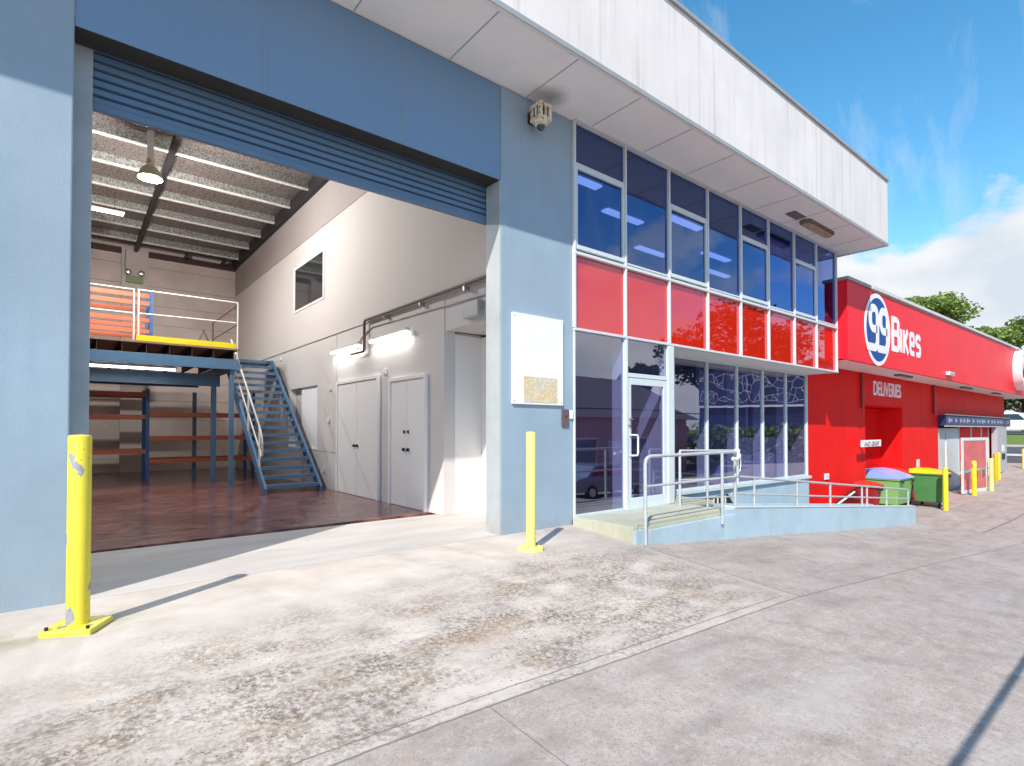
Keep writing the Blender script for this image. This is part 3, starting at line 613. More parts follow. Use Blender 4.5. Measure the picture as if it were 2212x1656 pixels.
# ------------------------------------------------------------------ entry ramp
RP = thing('access_ramp', 'concrete entry platform and descending ramp with blue side walls and grey pipe handrails', 'ramp', (8, 4.4, 0))
DZ = .10
part('platform_deck', B(5.60, 8.05, 4.51, 5.45, -.3, DZ), 'deck', RP, .01)
part('platform_deck', B(8.0, 8.9, 5.30, 6.09, -.4, DZ - .003), 'deck', RP)
m = MB(); 
for y0, y1 in ((4.40, 4.73), (4.735, 5.09), (5.095, 5.46)): m.box(5.53, 5.597, y0, y1, -.22, DZ + .012)
part('side_edge', m, 'cream', RP, .006)
part('front_wall', B(5.55, 7.99, 4.38, 4.42, -.55, .045), 'lightblue', RP, .006)
for x in [5.85 + i * .31 for i in range(7)]: part('board_joint', B(x - .004, x + .004, 4.375, 4.379, -.4, .04), 'rail_grey', RP)
part('edge_coping', MB().box(5.70, 7.7, 4.422, 4.455, -.1, .085).box(5.70, 7.7, 4.475, 4.506, -.1, .125), 'cream', RP, .004)
part('corner_block', B(5.53, 5.70, 4.35, 4.398, -.35, .07), 'lightblue', RP)
part('end_block', B(7.72, 8.04, 4.424, 4.508, -.5, .11), 'lightblue', RP)
def rz(x): return .13 - .79 * (x - 8.04) / (17.12 - 8.04)
X0, X1 = 8.055, 17.12
for (y0, y1, nm) in ((4.44, 4.60, 'ramp_wall'), (5.40, 5.52, 'ramp_wall')):
    dzz = 0 if y0 < 5 else -.04
    part(nm, MB().prism([(X0, -1.6), (X1, -1.6), (X1, rz(X1) + dzz), (X0, rz(X0) + dzz)], 'y', y0, y1), 'lightblue', RP, .008)
part('ramp_deck', MB().prism([(X0 - .0, -1.6), (X1, -1.6), (X1, rz(X1) - .35), (X0, rz(X0) - .06)], 'y', 4.604, 5.396), 'deck', RP)
part('wall_coping', MB().prism([(X0, rz(X0) + .001), (X1, rz(X1) + .001), (X1, rz(X1) + .02), (X0, rz(X0) + .02)], 'y', 4.43, 4.61), 'white_metal', RP)
# handrails (front run over the platform)
r = .024; yr = 4.36
hr = part('handrail', MB().tube([(5.73, yr, -.14), (5.73, yr, .90), (5.745, yr, .955), (5.78, yr, .985), (5.84, yr, 1.0), (8.10, yr + .05, 1.0)], r, 12), 'rail_grey', RP)
part('rail', MB().tube([(5.75, yr, .615), (8.08, yr + .05, .615)], r * .75), 'rail_grey', hr)
part('post', MB().tube([(7.57, yr, .995), (7.57, yr, -.06)], r * .95), 'rail_grey', hr)
part('post', MB().tube([(8.10, yr + .09, 1.0), (8.10, yr + .09, .1)], r * .9), 'rail_grey', hr)
part('end_cap', MB().lathe([(0, -.03), (.045, -.03), (.05, .02), (.035, .05), (0, .05)], (8.10, 4.41, 1.0), 12, 'y'), 'white_sign', hr)
# descending low rail
def lr(x): return .62 - .82 * (x - 8.1) / (16.75 - 8.1)
hl = part('handrail', MB().tube([(8.10, 4.5, .615), (16.75, 4.5, lr(16.75))], r * .9), 'rail_grey', RP)
part('rail', MB().tube([(8.10, 4.5, .34), (16.75, 4.5, lr(16.75) - .23)], r * .7), 'rail_grey', hl)
for x in (8.80, 10.38, 11.86, 13.56, 13.86, 15.12, 16.72): part('post', MB().tube([(x, 4.5, lr(x)), (x, 4.5, rz(x))], r * .85), 'rail_grey', hl)
# back run
hb = part('handrail', MB().tube([(7.74, 5.2, .1), (7.74, 5.2, .975), (7.76, 5.2, 1.0), (9.5, 5.2, .96)], r * .9), 'rail_grey', RP)
part('rail', MB().tube([(7.74, 5.2, .52), (9.5, 5.2, .46)], r * .7), 'rail_grey', hb); part('rail', MB().tube([(7.74, 5.2, .22), (9.5, 5.2, .12)], r * .6), 'rail_grey', hb)
for x in (8.55, 9.5): part('post', MB().tube([(x, 5.2, .98), (x, 5.2, -.1)], r * .85), 'rail_grey', hb)
ch = thing('bike_lock', 'white coiled cable lock hanging from the handrail corner', 'lock', (8.1, 4.4, 1.0))
part('cable', MB().tube([(8.08 + .05 * sin(a * 1.0), 4.37, .86 + .15 * cos(a) - .02) for a in [2 * pi * k / 16 for k in range(17)]], .008, 8), 'rail_white', ch)
part('sleeve', MB().tube([(7.84, 4.34, .905), (7.92, 4.33, .89), (8.02, 4.34, .915), (8.07, 4.36, .95)], .028, 10), 'rail_white', ch)

# ------------------------------------------------------------------ bollards
def bollard(x, y, h, r, mat, label, base=None, ang=0, name='bollard'):
    z = gz(x, y); t = thing(name, label, 'bollard', (x, y, z), 'yellow steel bollards')
    part('post', MB().lathe([(r, 0), (r, h - .012), (r - .006, h), (0, h + .004)], (x, y, z), 24), mat, t)
    if base:
        m = MB(); c, s = cos(ang), sin(ang)
        pts = [(x + u * c - v * s, y + u * s + v * c) for u, v in base]
        m.prism(pts, 'z', z - .02, z + .035); part('base_plate', m, 'plateyellow' if mat == 'postyellow' else mat, t, .006)
        part('bolt', MB().add([], []).tube([(pts[0][0] * .8 + x * .2, pts[0][1] * .8 + y * .2, z + .035), (pts[0][0] * .8 + x * .2, pts[0][1] * .8 + y * .2, z + .055)], .012, 6), 'rubber', t)
        part('bolt', MB().tube([(pts[1][0] * .8 + x * .2, pts[1][1] * .8 + y * .2, z + .035), (pts[1][0] * .8 + x * .2, pts[1][1] * .8 + y * .2, z + .055)], .012, 6), 'rubber', t)
    return t
q = .15
bollard(.057, 4.747, 1.31, .066, 'postyellow', 'bollard with big chips of missing paint in front of the left blue pier', [(-q, -q), (q, -q), (q, q), (-q, q)], R(-28))
bollard(4.035, 4.64, 1.32, .054, 'paleyellow', 'pale faded yellow bollard by the white sign board', [(q * cos(a), q * sin(a)) for a in [pi / 8 + pi / 4 * k for k in range(8)]], 0)
bollard(21.45, 4.78, 1.33, .07, 'brightyellow', 'bright yellow bollard right in front of the yellow lidded bin')
bollard(27.1, 5.15, 1.33, .075, 'brightyellow', 'bright yellow bollard before the open white glass door')
bollard(29.2, 5.0, 1.33, .07, 'paleyellow', 'pale bollard at the free edge of the open white glass door')
bollard(33.6, 5.6, 1.30, .09, 'mutedyellow', 'ochre yellow bollard beside the grey cabinet, left of a thinner brighter one')
bollard(34.4, 5.62, 1.30, .06, 'brightyellow', 'thin bright yellow bollard just right of the ochre one, by the grey cabinet')
bollard(39.6, 5.45, 1.05, .075, 'paleyellow', 'short pale bollard at the far corner beside the road')

# ------------------------------------------------------------------ inside the warehouse
# mezzanine
MZ = thing('mezzanine_platform', 'blue steel mezzanine platform with white guard rail and yellow toe board', 'mezzanine', (0, 14.1, 0))
def ibeam(x0, x1, y, z0, z1, name='beam'):
    m = MB().box(x0, x1, y, y + .13, z0, z0 + .015).box(x0, x1, y, y + .13, z1 - .015, z1).box(x0, x1, y + .055, y + .075, z0 + .0152, z1 - .0152)
    return part(name, m, 'steelblue', MZ)
part('beam', B(-6, 3.09, 14.10, 14.16, 2.755, 2.995), 'steelblue', MZ, .004); ibeam(-6, 3.0, 15.6, 2.45, 2.75); ibeam(-6, 3.0, 18.6, 2.6, 2.9)
part('side_beam', B(3.02, 3.09, 14.17, 18.7, 2.76, 3.0), 'steelblue', MZ)
for (x, y, w) in ((2.97, 14.16, .10), (2.86, 15.62, .11), (2.9, 18.62, .1), (-2.5, 14.16, .1)):
    cc = part('column', B(x - w / 2, x + w / 2, y, y + w, .02, 2.75 if y < 15 else 2.45), 'steelblue', MZ, .004); part('base_plate', B(x - w, x + w, y - w / 2, y + w * 1.5, .008, .022), 'steelblue', cc)
x = 3.0
while x > -5.9:
    part('joist', MB().box(x - .012, x, 14.11, 18.7, 3.0, 3.21).box(x - .07, x - .0125, 14.11, 18.7, 3.0, 3.012).box(x - .07, x - .0125, 14.11, 18.7, 3.198, 3.21), 'joist', MZ); x -= .43
part('deck', B(-6, 3.1, 14.08, 18.75, 3.212, 3.25), 'timber', MZ)
part('toe_board', B(1.09, 3.03, 14.085, 14.10, 3.255, 3.375), 'yellow', MZ)
gr = part('guard_rail', MB().tube([(1.13, 14.12, 3.25), (1.13, 14.12, 4.35), (3.07, 14.12, 4.35), (3.07, 14.12, 3.0)], .022), 'rail_white', MZ)
part('rail', MB().tube([(1.15, 14.12, 3.84), (3.05, 14.12, 3.865)], .018), 'rail_white', gr)
gr = part('guard_rail', MB().tube([(-5, 14.12, 4.33), (1.04, 14.12, 4.34), (1.04, 14.12, 3.25)], .022), 'rail_white', MZ); part('rail', MB().tube([(-5, 14.12, 3.82), (1.03, 14.12, 3.83)], .018), 'rail_white', gr)
gr = part('guard_rail', MB().tube([(3.07, 14.17, 4.30), (3.07, 17.0, 4.30), (3.07, 17.0, 3.25)], .022), 'pipe_brown', MZ); part('rail', MB().tube([(3.07, 14.17, 3.84), (3.07, 16.98, 3.84)], .018), 'pipe_brown', gr)
part('brace', MB().tube([(3.02, 16.2, 3.25), (2.7, 16.2, 3.95)], .02).tube([(2.45, 16.2, 3.25), (2.7, 16.2, 3.95)], .02), 'pipe_brown', gr)
# stair
ST = thing('staircase', 'straight blue steel open staircase with white handrail rising to the mezzanine', 'staircase', (3.75, 12.0, 0))
def sz(y): return (y - 12.0) / 3.94 * 3.22
for x0, x1 in ((3.14, 3.19), (4.29, 4.34)):
    part('stringer', MB().prism([(11.97, .008), (12.16, .008), (15.95, 3.10), (15.95, 3.24), (15.78, 3.24), (11.97, .14 + sz(11.97))], 'x', x0, x1), 'steelblue', ST)
for k in range(1, 18):
    y = 12.02 + (k - 1) * .2205; z = k * .179
    part('tread', MB().box(3.193, 4.287, y, y + .235, z - .012, z).box(3.193, 4.287, y, y + .008, z - .068, z - .0125).box(3.193, 4.287, y + .225, y + .233, z - .04, z - .0125), 'steelblue', ST)
part('landing', B(3.12, 4.40, 15.96, 17.2, 3.16, 3.24), 'steelblue', ST)
h = 1.0; xs = 3.165
hr2 = part('handrail', MB().tube([(xs, 12.5, sz(12.5)), (xs, 12.5, sz(12.5) + h), (xs, 15.2, sz(15.2) + h)], .02).tube([(xs, 12.5, sz(12.5) + h), (xs + .0, 12.32, sz(12.4) + .86), (xs, 12.28, sz(12.4) + .74), (xs, 12.28, sz(12.3) + .58), (xs, 12.34, sz(12.3) + .50), (xs, 12.47, sz(12.5) + .52)], .02), 'rail_white', ST)
part('rail', MB().tube([(xs, 12.52, sz(12.52) + .52), (xs, 15.2, sz(15.2) + .52)], .017), 'rail_white', hr2)
for y in (13.45, 14.9): part('post', MB().tube([(xs, y, sz(y)), (xs, y, sz(y) + h)], .02), 'rail_white', hr2)
# racks
def rack(name, label, xs_, zb, bays, y0=17.25, y1=18.2, beams=None):
    t = thing(name, label, 'rack', (xs_[0], y0, zb[0]), None)
    for x in xs_:
        m = MB()
        for y in (y0, y1): m.box(x - .04, x + .04, y, y + .07, zb[0] + .008, zb[1])
        z = zb[0] + .2; s_ = 1
        while z < zb[1] - .5:
            a, b = (y0 + .07, y1) if s_ > 0 else (y1, y0 + .07); m.tube([(x, a, z), (x, b, z + .45)], .012, 6); z += .5; s_ = -s_
        part('upright_frame', m, 'rackblue', t)
    for (x0, x1, zs) in bays:
        for z in zs:
            for y in (y0 - .03, y1 + .04): part('beam', B(x0 + .045, x1 - .045, y, y + .045, z - .05, z + .06), 'orange', t)
    return t
rack('pallet_rack', 'lower orange and blue pallet rack standing on the floor under the mezzanine', [-1.1, 1.60, 4.20], (0, 2.42), [(-1.1, 1.6, (2.26, 1.67, .76)), (1.6, 4.2, (1.75, 1.10, .50))])
rack('pallet_rack', 'upper orange and blue pallet rack standing up on the mezzanine deck', [-1.1, 1.66], (3.25, 5.0), [(-1.1, 1.66, (4.86, 4.66, 4.22, 3.92))])
# highbay lamp
HB = thing('highbay_light', 'large bell shaped high bay lamp glowing greenish white under the roof', 'light', (1.16, 12.5, 6.9))
cx, cy = 1.16, 12.5
part('hanger', B(cx - .055, cx + .055, cy - .055, cy + .055, 6.55, 7.1), 'rail_white', HB)
part('cap', MB().lathe([(.0, .14), (.06, .13), (.07, .03), (.07, 0)], (cx, cy, 6.42), 20), 'rusty', HB)
part('shade', MB().lathe([(.07, 0), (.12, -.03), (.17, -.10), (.20, -.19), (.205, -.24), (.20, -.235), (.19, -.18), (.16, -.10), (.10, -.04)], (cx, cy, 6.42), 28), 'lampshade', HB)
part('lamp_glass', MB().lathe([(.197, 0), (.17, -.015), (.1, -.025), (0, -.028)], (cx, cy, 6.19), 28), 'lampglow', HB)
def lamp(parent, loc, w, size, col=(1, .98, .9), sy=None, rot=(0, 0, 0)):
    l = bpy.data.lights.new('lamp_light', 'AREA'); l.energy = w; l.color = col; l.size = size
    l.shape = 'RECTANGLE' if sy else 'DISK'
    if sy: l.size_y = sy
    o = bpy.data.objects.new('lamp_light', l); COL.objects.link(o); o.parent = parent; o.matrix_parent_inverse = Matrix.Translation(-parent_world(parent)); o.location = loc; o.rotation_euler = rot
    return o
pl = bpy.data.lights.new('lamp_light', 'POINT'); pl.energy = 640; pl.color = (1, .97, .92); pl.shadow_soft_size = .15
plo = bpy.data.objects.new('lamp_light', pl); COL.objects.link(plo); plo.parent = HB; plo.location = Vector((cx, cy, 5.98)) - Vector(HB.location)
# fluorescent tubes
def batten(p0, p1, label, mat, watts, up=None, down=.0, grp='fluorescent batten lights'):
    t = thing('batten_light', label, 'light', p0, grp); p0 = Vector(p0); p1 = Vector(p1); d = (p1 - p0).normalized()
    side = Vector((-d.y, d.x, 0)) * .05
    z = Vector((0, 0, 1))
    m = MB(); m.hexa([p0 + side + z * .012, p1 + side + z * .012, p1 - side + z * .012, p0 - side + z * .012, p0 + side + z * .06, p1 + side + z * .06, p1 - side + z * .06, p0 - side + z * .06]); part('body', m, 'rail_white', t)
    part('tube', MB().tube([p0 + d * .03 - z * .015, p1 - d * .03 - z * .015], .024), mat, t)
    if watts: lamp(t, (p0 + p1) / 2 - z * .06, watts, (p1 - p0).length, (1, .97, .92), .05, (0, 0, atan2(d.y, d.x)))
    return t
for args in (((4.46, 11.85, 3.03), (4.46, 10.30, 3.03), 'wall batten light nearer the stairs, above the first double door', 'tube', 6), ((4.46, 9.85, 3.03), (4.46, 8.32, 3.03), 'wall batten light nearer the opening, right of the brown pipe', 'tube', 6)):
    batten(*args)
bt = batten((-.35, 16.3, 6.6), (1.0, 16.3, 6.6), 'yellowish hanging batten light under the roof beside the left jamb', 'tubeyellow', 170)
part('hanging_rod', MB().tube([(-.1, 16.3, 6.66), (-.1, 16.3, 7.1)], .006, 6).tube([(.8, 16.3, 6.66), (.8, 16.3, 7.1)], .006, 6), 'black', bt)
bm_ = batten((.2, 14.55, 2.72), (1.9, 14.55, 2.72), 'batten light under the front beam of the mezzanine', 'tube', 24)
# emergency light on pilaster
em = thing('emergency_light', 'olive emergency light with two round lamp heads on the back pillar', 'light', (1.55, 20.9, 6.1))
part('case', B(1.33, 1.78, 20.84, 20.929, 5.98, 6.20), 'emerg', em, .01)
for x in (1.38, 1.73): part('lamp_head', MB().lathe([(0, .0), (.08, 0), (.085, -.08), (.06, -.10), (0, -.085)], (x, 20.88, 6.30), 16, 'y'), 'chrome', em)
part('cable', MB().tube([(1.36, 20.915, 6.2), (1.30, 20.915, 6.5), (1.32, 20.915, 7.0)], .01, 6), 'black', em)
# pipe and conduits on right wall
pw = thing('wall_pipe', 'brown pipe stepping down along the white interior side wall', 'pipe', (4.48, 10, 3.4))
part('pipe', MB().tube([(4.47, 10.75, 2.885), (4.47, 10.15, 2.885), (4.47, 10.11, 2.91), (4.47, 10.11, 3.44), (4.47, 10.07, 3.48), (4.47, 5.97, 3.47)], .028, 10), 'pipe_brown', pw)
for y in (6.6, 7.9, 9.2): part('bracket', B(4.45, 4.549, y, y + .03, 3.38, 3.44), 'steel', pw)
cd = thing('conduit', 'thin grey conduit running below the brown pipe on the side wall', 'conduit', (4.53, 8, 3.3))
part('tube', MB().tube([(4.535, 10.6, 2.98), (4.535, 10.4, 3.18), (4.535, 9.9, 3.33), (4.535, 6.0, 3.25)], .012, 8), 'acgrey', cd)
ac = thing('air_curtain', 'grey metal duct box at the edge of the niche near the right jamb', 'duct', (4.6, 6.4, 3.0))
part('casing', B(4.44, 5.2, 6.25, 6.62, 2.96, 3.19), 'acgrey', ac, .008); part('grille', B(4.47, 4.60, 6.243, 6.249, 3.04, 3.16), 'cap', ac)
for (y, z, nm, lb) in ((12.08, 2.27, 'switch_box', 'upper white sensor box beside the first double door'), (12.15, 1.55, 'switch_box', 'lower white switch box beside the first double door'), (9.33, 2.42, 'switch_box', 'small white box between the two double doors'), (12.45, .42, 'power_outlet', 'white power outlet near the floor by the stairs'), (15.75, 3.30, 'switch_box', 'white box on the wall at the head of the stairs')):
    t = thing(nm, lb, 'outlet' if 'outlet' in nm else 'box', (4.53, y, z)); part('case', B(4.515, 4.549, y - .05, y + .05, z - .05, z + .05), 'white_sign', t, .005)
    part('rocker', B(4.508, 4.514, y - .02, y + .02, z - .025, z + .025), 'door_white', t)

# ------------------------------------------------------------------ red bike shop building
K = thing('bike_shop_building', 'low red shop building with projecting red fascia and recessed delivery door', 'building', (27, 6.2, -1.2))
def kp(name, mb, mat, parent=K, bevel=0): return mb.build(name, mat, parent, bevel)
WY = 6.2; ZT = 3.08
kp('wall', MB().box(14.93, 19.0, WY, 6.45, -1.5, ZT - .003).box(19.003, 22.497, WY, 6.45, 2.10, ZT - .003).box(22.5, 26.85, WY, 6.45, -1.5, ZT - .003).box(26.853, 39.5, WY, 6.45, 1.92, ZT - .003), 'red')
kp('wall_end', MB().box(39.25, 39.5, 6.453, 24, -1.5, ZT - .003), 'red')
kp('wall_pier', MB().box(38.6, 39.498, WY + .003, 6.449, -1.5, 1.917), 'red')
kp('alcove_side', B(18.9, 18.998, 6.453, 6.9, -1.5, 2.09), 'red'); kp('alcove_side', B(22.502, 22.6, 6.453, 6.9, -1.5, 2.09), 'red')
kp('alcove_ceiling', B(19, 22.5, 6.453, 6.9, 2.10, 2.12), 'red')
prof = []; z = -1.4
while z < 2.08: prof += [(6.84, z), (6.84, z + .05), (6.865, z + .06), (6.865, z + .075)]; z += .085
dd = kp('roller_door', MB().prism(prof + [(6.89, 2.09), (6.89, -1.4)], 'x', 19.0, 22.5), 'red')
kp('sign_panel', B(18.85, 22.6, WY - .035, WY - .002, 2.13, ZT - .003), 'red', K, .004)
kp('downpipe', B(18.62, 18.78, WY - .06, WY - .002, 2.0, ZT - .003), 'reddark'); kp('downpipe', B(26.1, 26.3, WY - .08, WY - .002, 1.95, ZT - .003), 'reddark')
kp('wall_joint', B(18.79, 18.80, WY - .004, WY - .001, -1.2, 2.0), 'reddark'); kp('wall_joint', B(24.6, 24.61, WY - .004, WY - .001, -1.2, 3), 'reddark')
# fascia box
FYk = 5.24
def ft(x): return 5.07 + (x - 14.93) / (39 - 14.93) * .28
fk = kp('fascia', MB().add([(14.95, FYk, ZT), (42, FYk, ZT), (42, FYk + .08, ZT), (14.95, FYk + .08, ZT), (14.95, FYk, ft(14.95)), (42, FYk, ft(42)), (42, FYk + .08, ft(42)), (14.95, FYk + .08, ft(14.95))], [(0, 3, 2, 1), (4, 5, 6, 7), (0, 1, 5, 4), (1, 2, 6, 5), (2, 3, 7, 6), (3, 0, 4, 7)])
        .box(14.95, 15.03, FYk + .081, 6.9, ZT, ft(14.95)), 'redfascia')
kp('end_return', B(41.92, 42, FYk + .081, 24, ZT, ft(42)), 'redfascia', fk)
kp('cap', MB().hexa([(14.92, FYk - .04, ft(14.9) + .002), (16.54, FYk - .04, ft(16.54) + .002), (16.54, FYk + .14, ft(16.54) + .002), (14.92, FYk + .14, ft(14.9) + .002), (14.92, FYk - .04, ft(14.9) + .08), (16.54, FYk - .04, ft(16.54) + .08), (16.54, FYk + .14, ft(16.54) + .08), (14.92, FYk + .14, ft(14.9) + .08)]).box(14.92, 15.08, FYk + .142, 6.9, ft(14.95) + .002, ft(14.95) + .08), 'cap', fk)  # dark stretch of the cap paints in the canopy's shadow
kp('cap', MB().hexa([(16.545, FYk - .06, ft(16.5) + .002), (42.05, FYk - .06, ft(42) + .002), (42.05, FYk + .2, ft(42) + .002), (16.545, FYk + .2, ft(16.5) + .002), (16.545, FYk - .06, ft(16.5) + .09), (42.05, FYk - .06, ft(42) + .09), (42.05, FYk + .2, ft(42) + .09), (16.545, FYk + .2, ft(16.5) + .09)]), 'lightcap', fk)
kp('cap_shadow_line', MB().hexa([(16.545, FYk - .012, ft(16.5) - .035), (42, FYk - .012, ft(42) - .035), (42, FYk - .002, ft(42) - .035), (16.545, FYk - .002, ft(16.5) - .035), (16.545, FYk - .012, ft(16.5)), (42, FYk - .012, ft(42)), (42, FYk - .002, ft(42)), (16.545, FYk - .002, ft(16.5))]), 'cap', fk)
kp('soffit', MB().box(14.95, 41.9, FYk + .082, WY - .001, ZT + .004, ZT + .03).box(39.51, 41.9, WY + .0, 24, ZT + .004, ZT + .03), 'soffit')
kp('roof', B(15.04, 41.9, 6.46, 24, 4.6, 4.65), 'lightcap')
for i, (a, b) in enumerate(((20.15, 21.4), (28.1, 29.35), (33.8, 35.0))):
    t = thing('soffit_light', ('nearest', 'middle', 'farthest')[i] + ' long dark light fitting under the red fascia soffit', 'light', (a, 5.7, ZT), 'light fittings under the red fascia')
    kp('housing', B(a, b, 5.58, 5.76, ZT - .05, ZT + .003), 'pipe_brown', t); kp('lens', B(a + .05, b - .05, 5.61, 5.73, ZT - .065, ZT - .051), 'acgrey', t)
tb = thing('flood_light', 'small white box light on the red fascia lower edge', 'light', (23.9, 5.2, 3.3)); kp('case', B(23.7, 24.35, FYk - .12, FYk - .003, 3.24, 3.36), 'white_sign', tb, .01); kp('lens', B(23.75, 24.3, FYk - .125, FYk - .121, 3.26, 3.34), 'acgrey', tb)

# lettering -------------------------------------------------------------
def roundpath(pts, rad, n=5):
    out = []
    for i, p in enumerate(pts):
        if i in (0, len(pts) - 1): out.append(Vector(p)); continue
        a, b, c_ = Vector(pts[i - 1]), Vector(p), Vector(pts[i + 1]); u = (a - b); v = (c_ - b); rr = min(rad, u.length * .45, v.length * .45)
        p0 = b + u.normalized() * rr; p1 = b + v.normalized() * rr
        for k in range(n + 1):
            t = k / n; out.append(p0 * (1 - t) ** 2 + b * 2 * t * (1 - t) + p1 * t * t)
    return out
def ribbon(m, pts, w, X0, Z0, sx, sz, y, d):
    pts = [Vector(p) for p in pts]; L = []; Rr = []
    for i, p in enumerate(pts):
        a = (p - pts[i - 1]).normalized() if i else None; b = (pts[i + 1] - p).normalized() if i < len(pts) - 1 else None
        t = (a + b).normalized() if a is not None and b is not None else (a if a is not None else b); nn = Vector((-t.y, t.x)); s_ = 1.0
        if a is not None and b is not None: s_ = 1 / max(.5, t.dot(b))
        L.append(p + nn * w / 2 * s_); Rr.append(p - nn * w / 2 * s_)
    n = len(pts); vs = []
    for yy_ in (y - d, y):
        for q_ in L + Rr: vs.append((X0 + q_.x * sx, yy_, Z0 + q_.y * sz))
    fs = []
    for i in range(n - 1):
        fs += [(i, i + 1, n + i + 1, n + i), (2 * n + i, 3 * n + i, 3 * n + i + 1, 2 * n + i + 1), (i, 2 * n + i, 2 * n + i + 1, i + 1), (n + i, n + i + 1, 3 * n + i + 1, 3 * n + i)]
    fs += [(0, n, 3 * n, 2 * n), (n - 1, 2 * n - 1 + 2 * n, 2 * n - 1, n - 1)][:1] + [(n - 1, 3 * n - 1, 4 * n - 1, 2 * n - 1)]
    m.add(vs, fs)
nine = roundpath([(-.16, .12), (.62, .12), (.80, .30), (.80, 1.35), (.62, 1.55), (.28, 1.55), (.12, 1.38), (.12, .98), (.28, .80), (.76, .80)], .18)
def nines(x, z, sx, sz, mat, parent, y):
    for k in range(2):
        m = MB(); ribbon(m, nine, .28, x + k * 1.0 * sx, z, sx, sz, y, .008 + .001 * k); kp('numeral', m, mat, parent)
G = {'B': [([(0, 0), (0, 1.6)], 0), ([(.0, 1.48), (.52, 1.48), (.66, 1.36), (.66, .98), (.54, .86), (0, .86)], .12), ([(.0, .84), (.56, .82), (.70, .68), (.70, .24), (.56, .12), (0, .12)], .12)],
     'I': [([(0, 0), (0, 1.15)], 0)], 'K': [([(0, 0), (0, 1.15)], 0), ([(.62, 1.15), (.16, .58)], 0), ([(.16, .58), (.66, 0)], 0)],
     'E': [([(.62, .86), (.62, .98), (.52, 1.06), (.12, 1.06), (0, .94), (0, .22), (.12, .10), (.66, .10)], .12), ([(.05, .56), (.58, .56), (.62, .62), (.62, .86)], .05)],
     'S': [([(.66, .86), (.60, 1.03), (.15, 1.05), (0, .92), (0, .68), (.12, .58), (.55, .56), (.68, .44), (.68, .22), (.56, .10), (0, .10)], .12)]}
def word(txt, x, z, sx, sz, w, mat, parent, y, adv):
    for i, ch_ in enumerate(txt):
        for j, (pth, rd_) in enumerate(G[ch_]):
            m = MB(); ribbon(m, roundpath(pth, rd_) if rd_ else pth, w, x, z, sx, sz, y, .007 + .0015 * j); kp('letter', m, mat, parent)
        x += adv[i] * sx
def disc(x, z, r, y0, y1, n=64): return MB().prism([(x + r * cos(2 * pi * k / n), z + r * sin(2 * pi * k / n)) for k in range(n)], 'y', y0, y1)
def logo(x, z, r, rin, dark, label, yoff=.02, letters=True, nmat='white_sign'):
    t = thing('shop_sign', label, 'sign', (x, FYk, z)); kp('ring', disc(x, z, r, FYk - yoff, FYk - .003), 'white_sign', t, .006)
    kp('disc', disc(x, z, rin, FYk - yoff - .005, FYk - yoff - .001), dark, t); u = r / .98
    nines(x - .70 * u, z - .60 * u, .78 * u, .74 * u, nmat, t, FYk - yoff - .006)
    if letters:
        word('B', x + r + .24, z - .46, .74, .62, .28, 'white_sign', t, FYk - .003, [1]); word('IKES', x + r + .98, z - .44, .56, .60, .27, 'white_sign', t, FYk - .003, [.44, 1.06, 1.06, 1])
    return t
logo(17.03, 4.05, .98, .86, 'logo_blue', 'round blue and white sign with numerals 99 and lettering BIKES, nearest on red fascia')
logo(36.4, 4.25, .98, .84, 'logo_dark', 'far round dark centred sign numbered 99 in a thick white rim, at the picture edge', .35)
# deliveries lettering with the built-in font
def text(txt, x, z, width, height, y, mat, parent, name='lettering', bold=.02):
    cu = bpy.data.curves.new('t', 'FONT'); cu.body = txt; cu.extrude = .01; cu.offset = bold
    o = bpy.data.objects.new('t', cu); COL.objects.link(o); bpy.context.view_layer.update()
    me = bpy.data.meshes.new_from_object(o.evaluated_get(bpy.context.evaluated_depsgraph_get())); bpy.data.objects.remove(o)
    xs_ = [v.co.x for v in me.vertices]; ys_ = [v.co.y for v in me.vertices]; ax, bx, ay, by = min(xs_), max(xs_), min(ys_), max(ys_)
    for v in me.vertices:
        c_ = v.co.copy(); v.co = (x + (c_.x - ax) / (bx - ax) * width, y - c_.z - .011, z + (c_.y - ay) / (by - ay) * height)
    ob = bpy.data.objects.new(name, me); COL.objects.link(ob); me.materials.append(M[mat]); ob.parent = parent; ob.matrix_parent_inverse = Matrix.Translation(-parent_world(parent)); return ob
M['pinksticker'] = paint('pink_sticker', (.80, .45, .42), .5, .2, 14)
M['film'] = paint('pinkish_red_film', (.60, .15, .15), .5, .2, 2)
M['delivtext'] = paint('pale_lettering', (.90, .82, .90), .5, .05, 4)
text('DELIVERIES', 19.6, 2.42, 2.62, .46, WY - .036, 'delivtext', K, bold=.012)
# projecting sign + bits on red wall
ns = thing('exit_sign', 'narrow white projecting sign reading NO EXIT beside the delivery recess', 'sign', (18.9, 6.0, .9))
kp('board', B(17.9, 19.5, 5.93, 5.96, .83, 1.03), 'white_sign', ns, .003); text('NO EXIT', 18.1, .87, 1.2, .12, 5.929, 'acgrey', ns)
kp('bracket', B(18.5, 18.56, 5.961, 6.198, .86, .92), 'steel', ns)
for (x, z, w, h, lb) in ((15.95, -.02, .26, .16, 'small white notice on the red wall above the ramp rail'), (24.05, -.1, .28, .34, 'small white notice on the red wall right of the delivery recess')):
    t = thing('notice', lb, 'notice', (x, 6.19, z)); kp('card', B(x, x + w, 6.17, 6.198, z, z + h), 'white_sign', t, .003); kp('print', B(x + .04, x + w - .04, 6.167, 6.169, z + .05, z + h - .05), 'lightcap', t)
gh = thing('hand_rail', 'pink tinted metal handrail bracketed to the red wall behind the ramp', 'handrail', (17, 6.0, -.7))
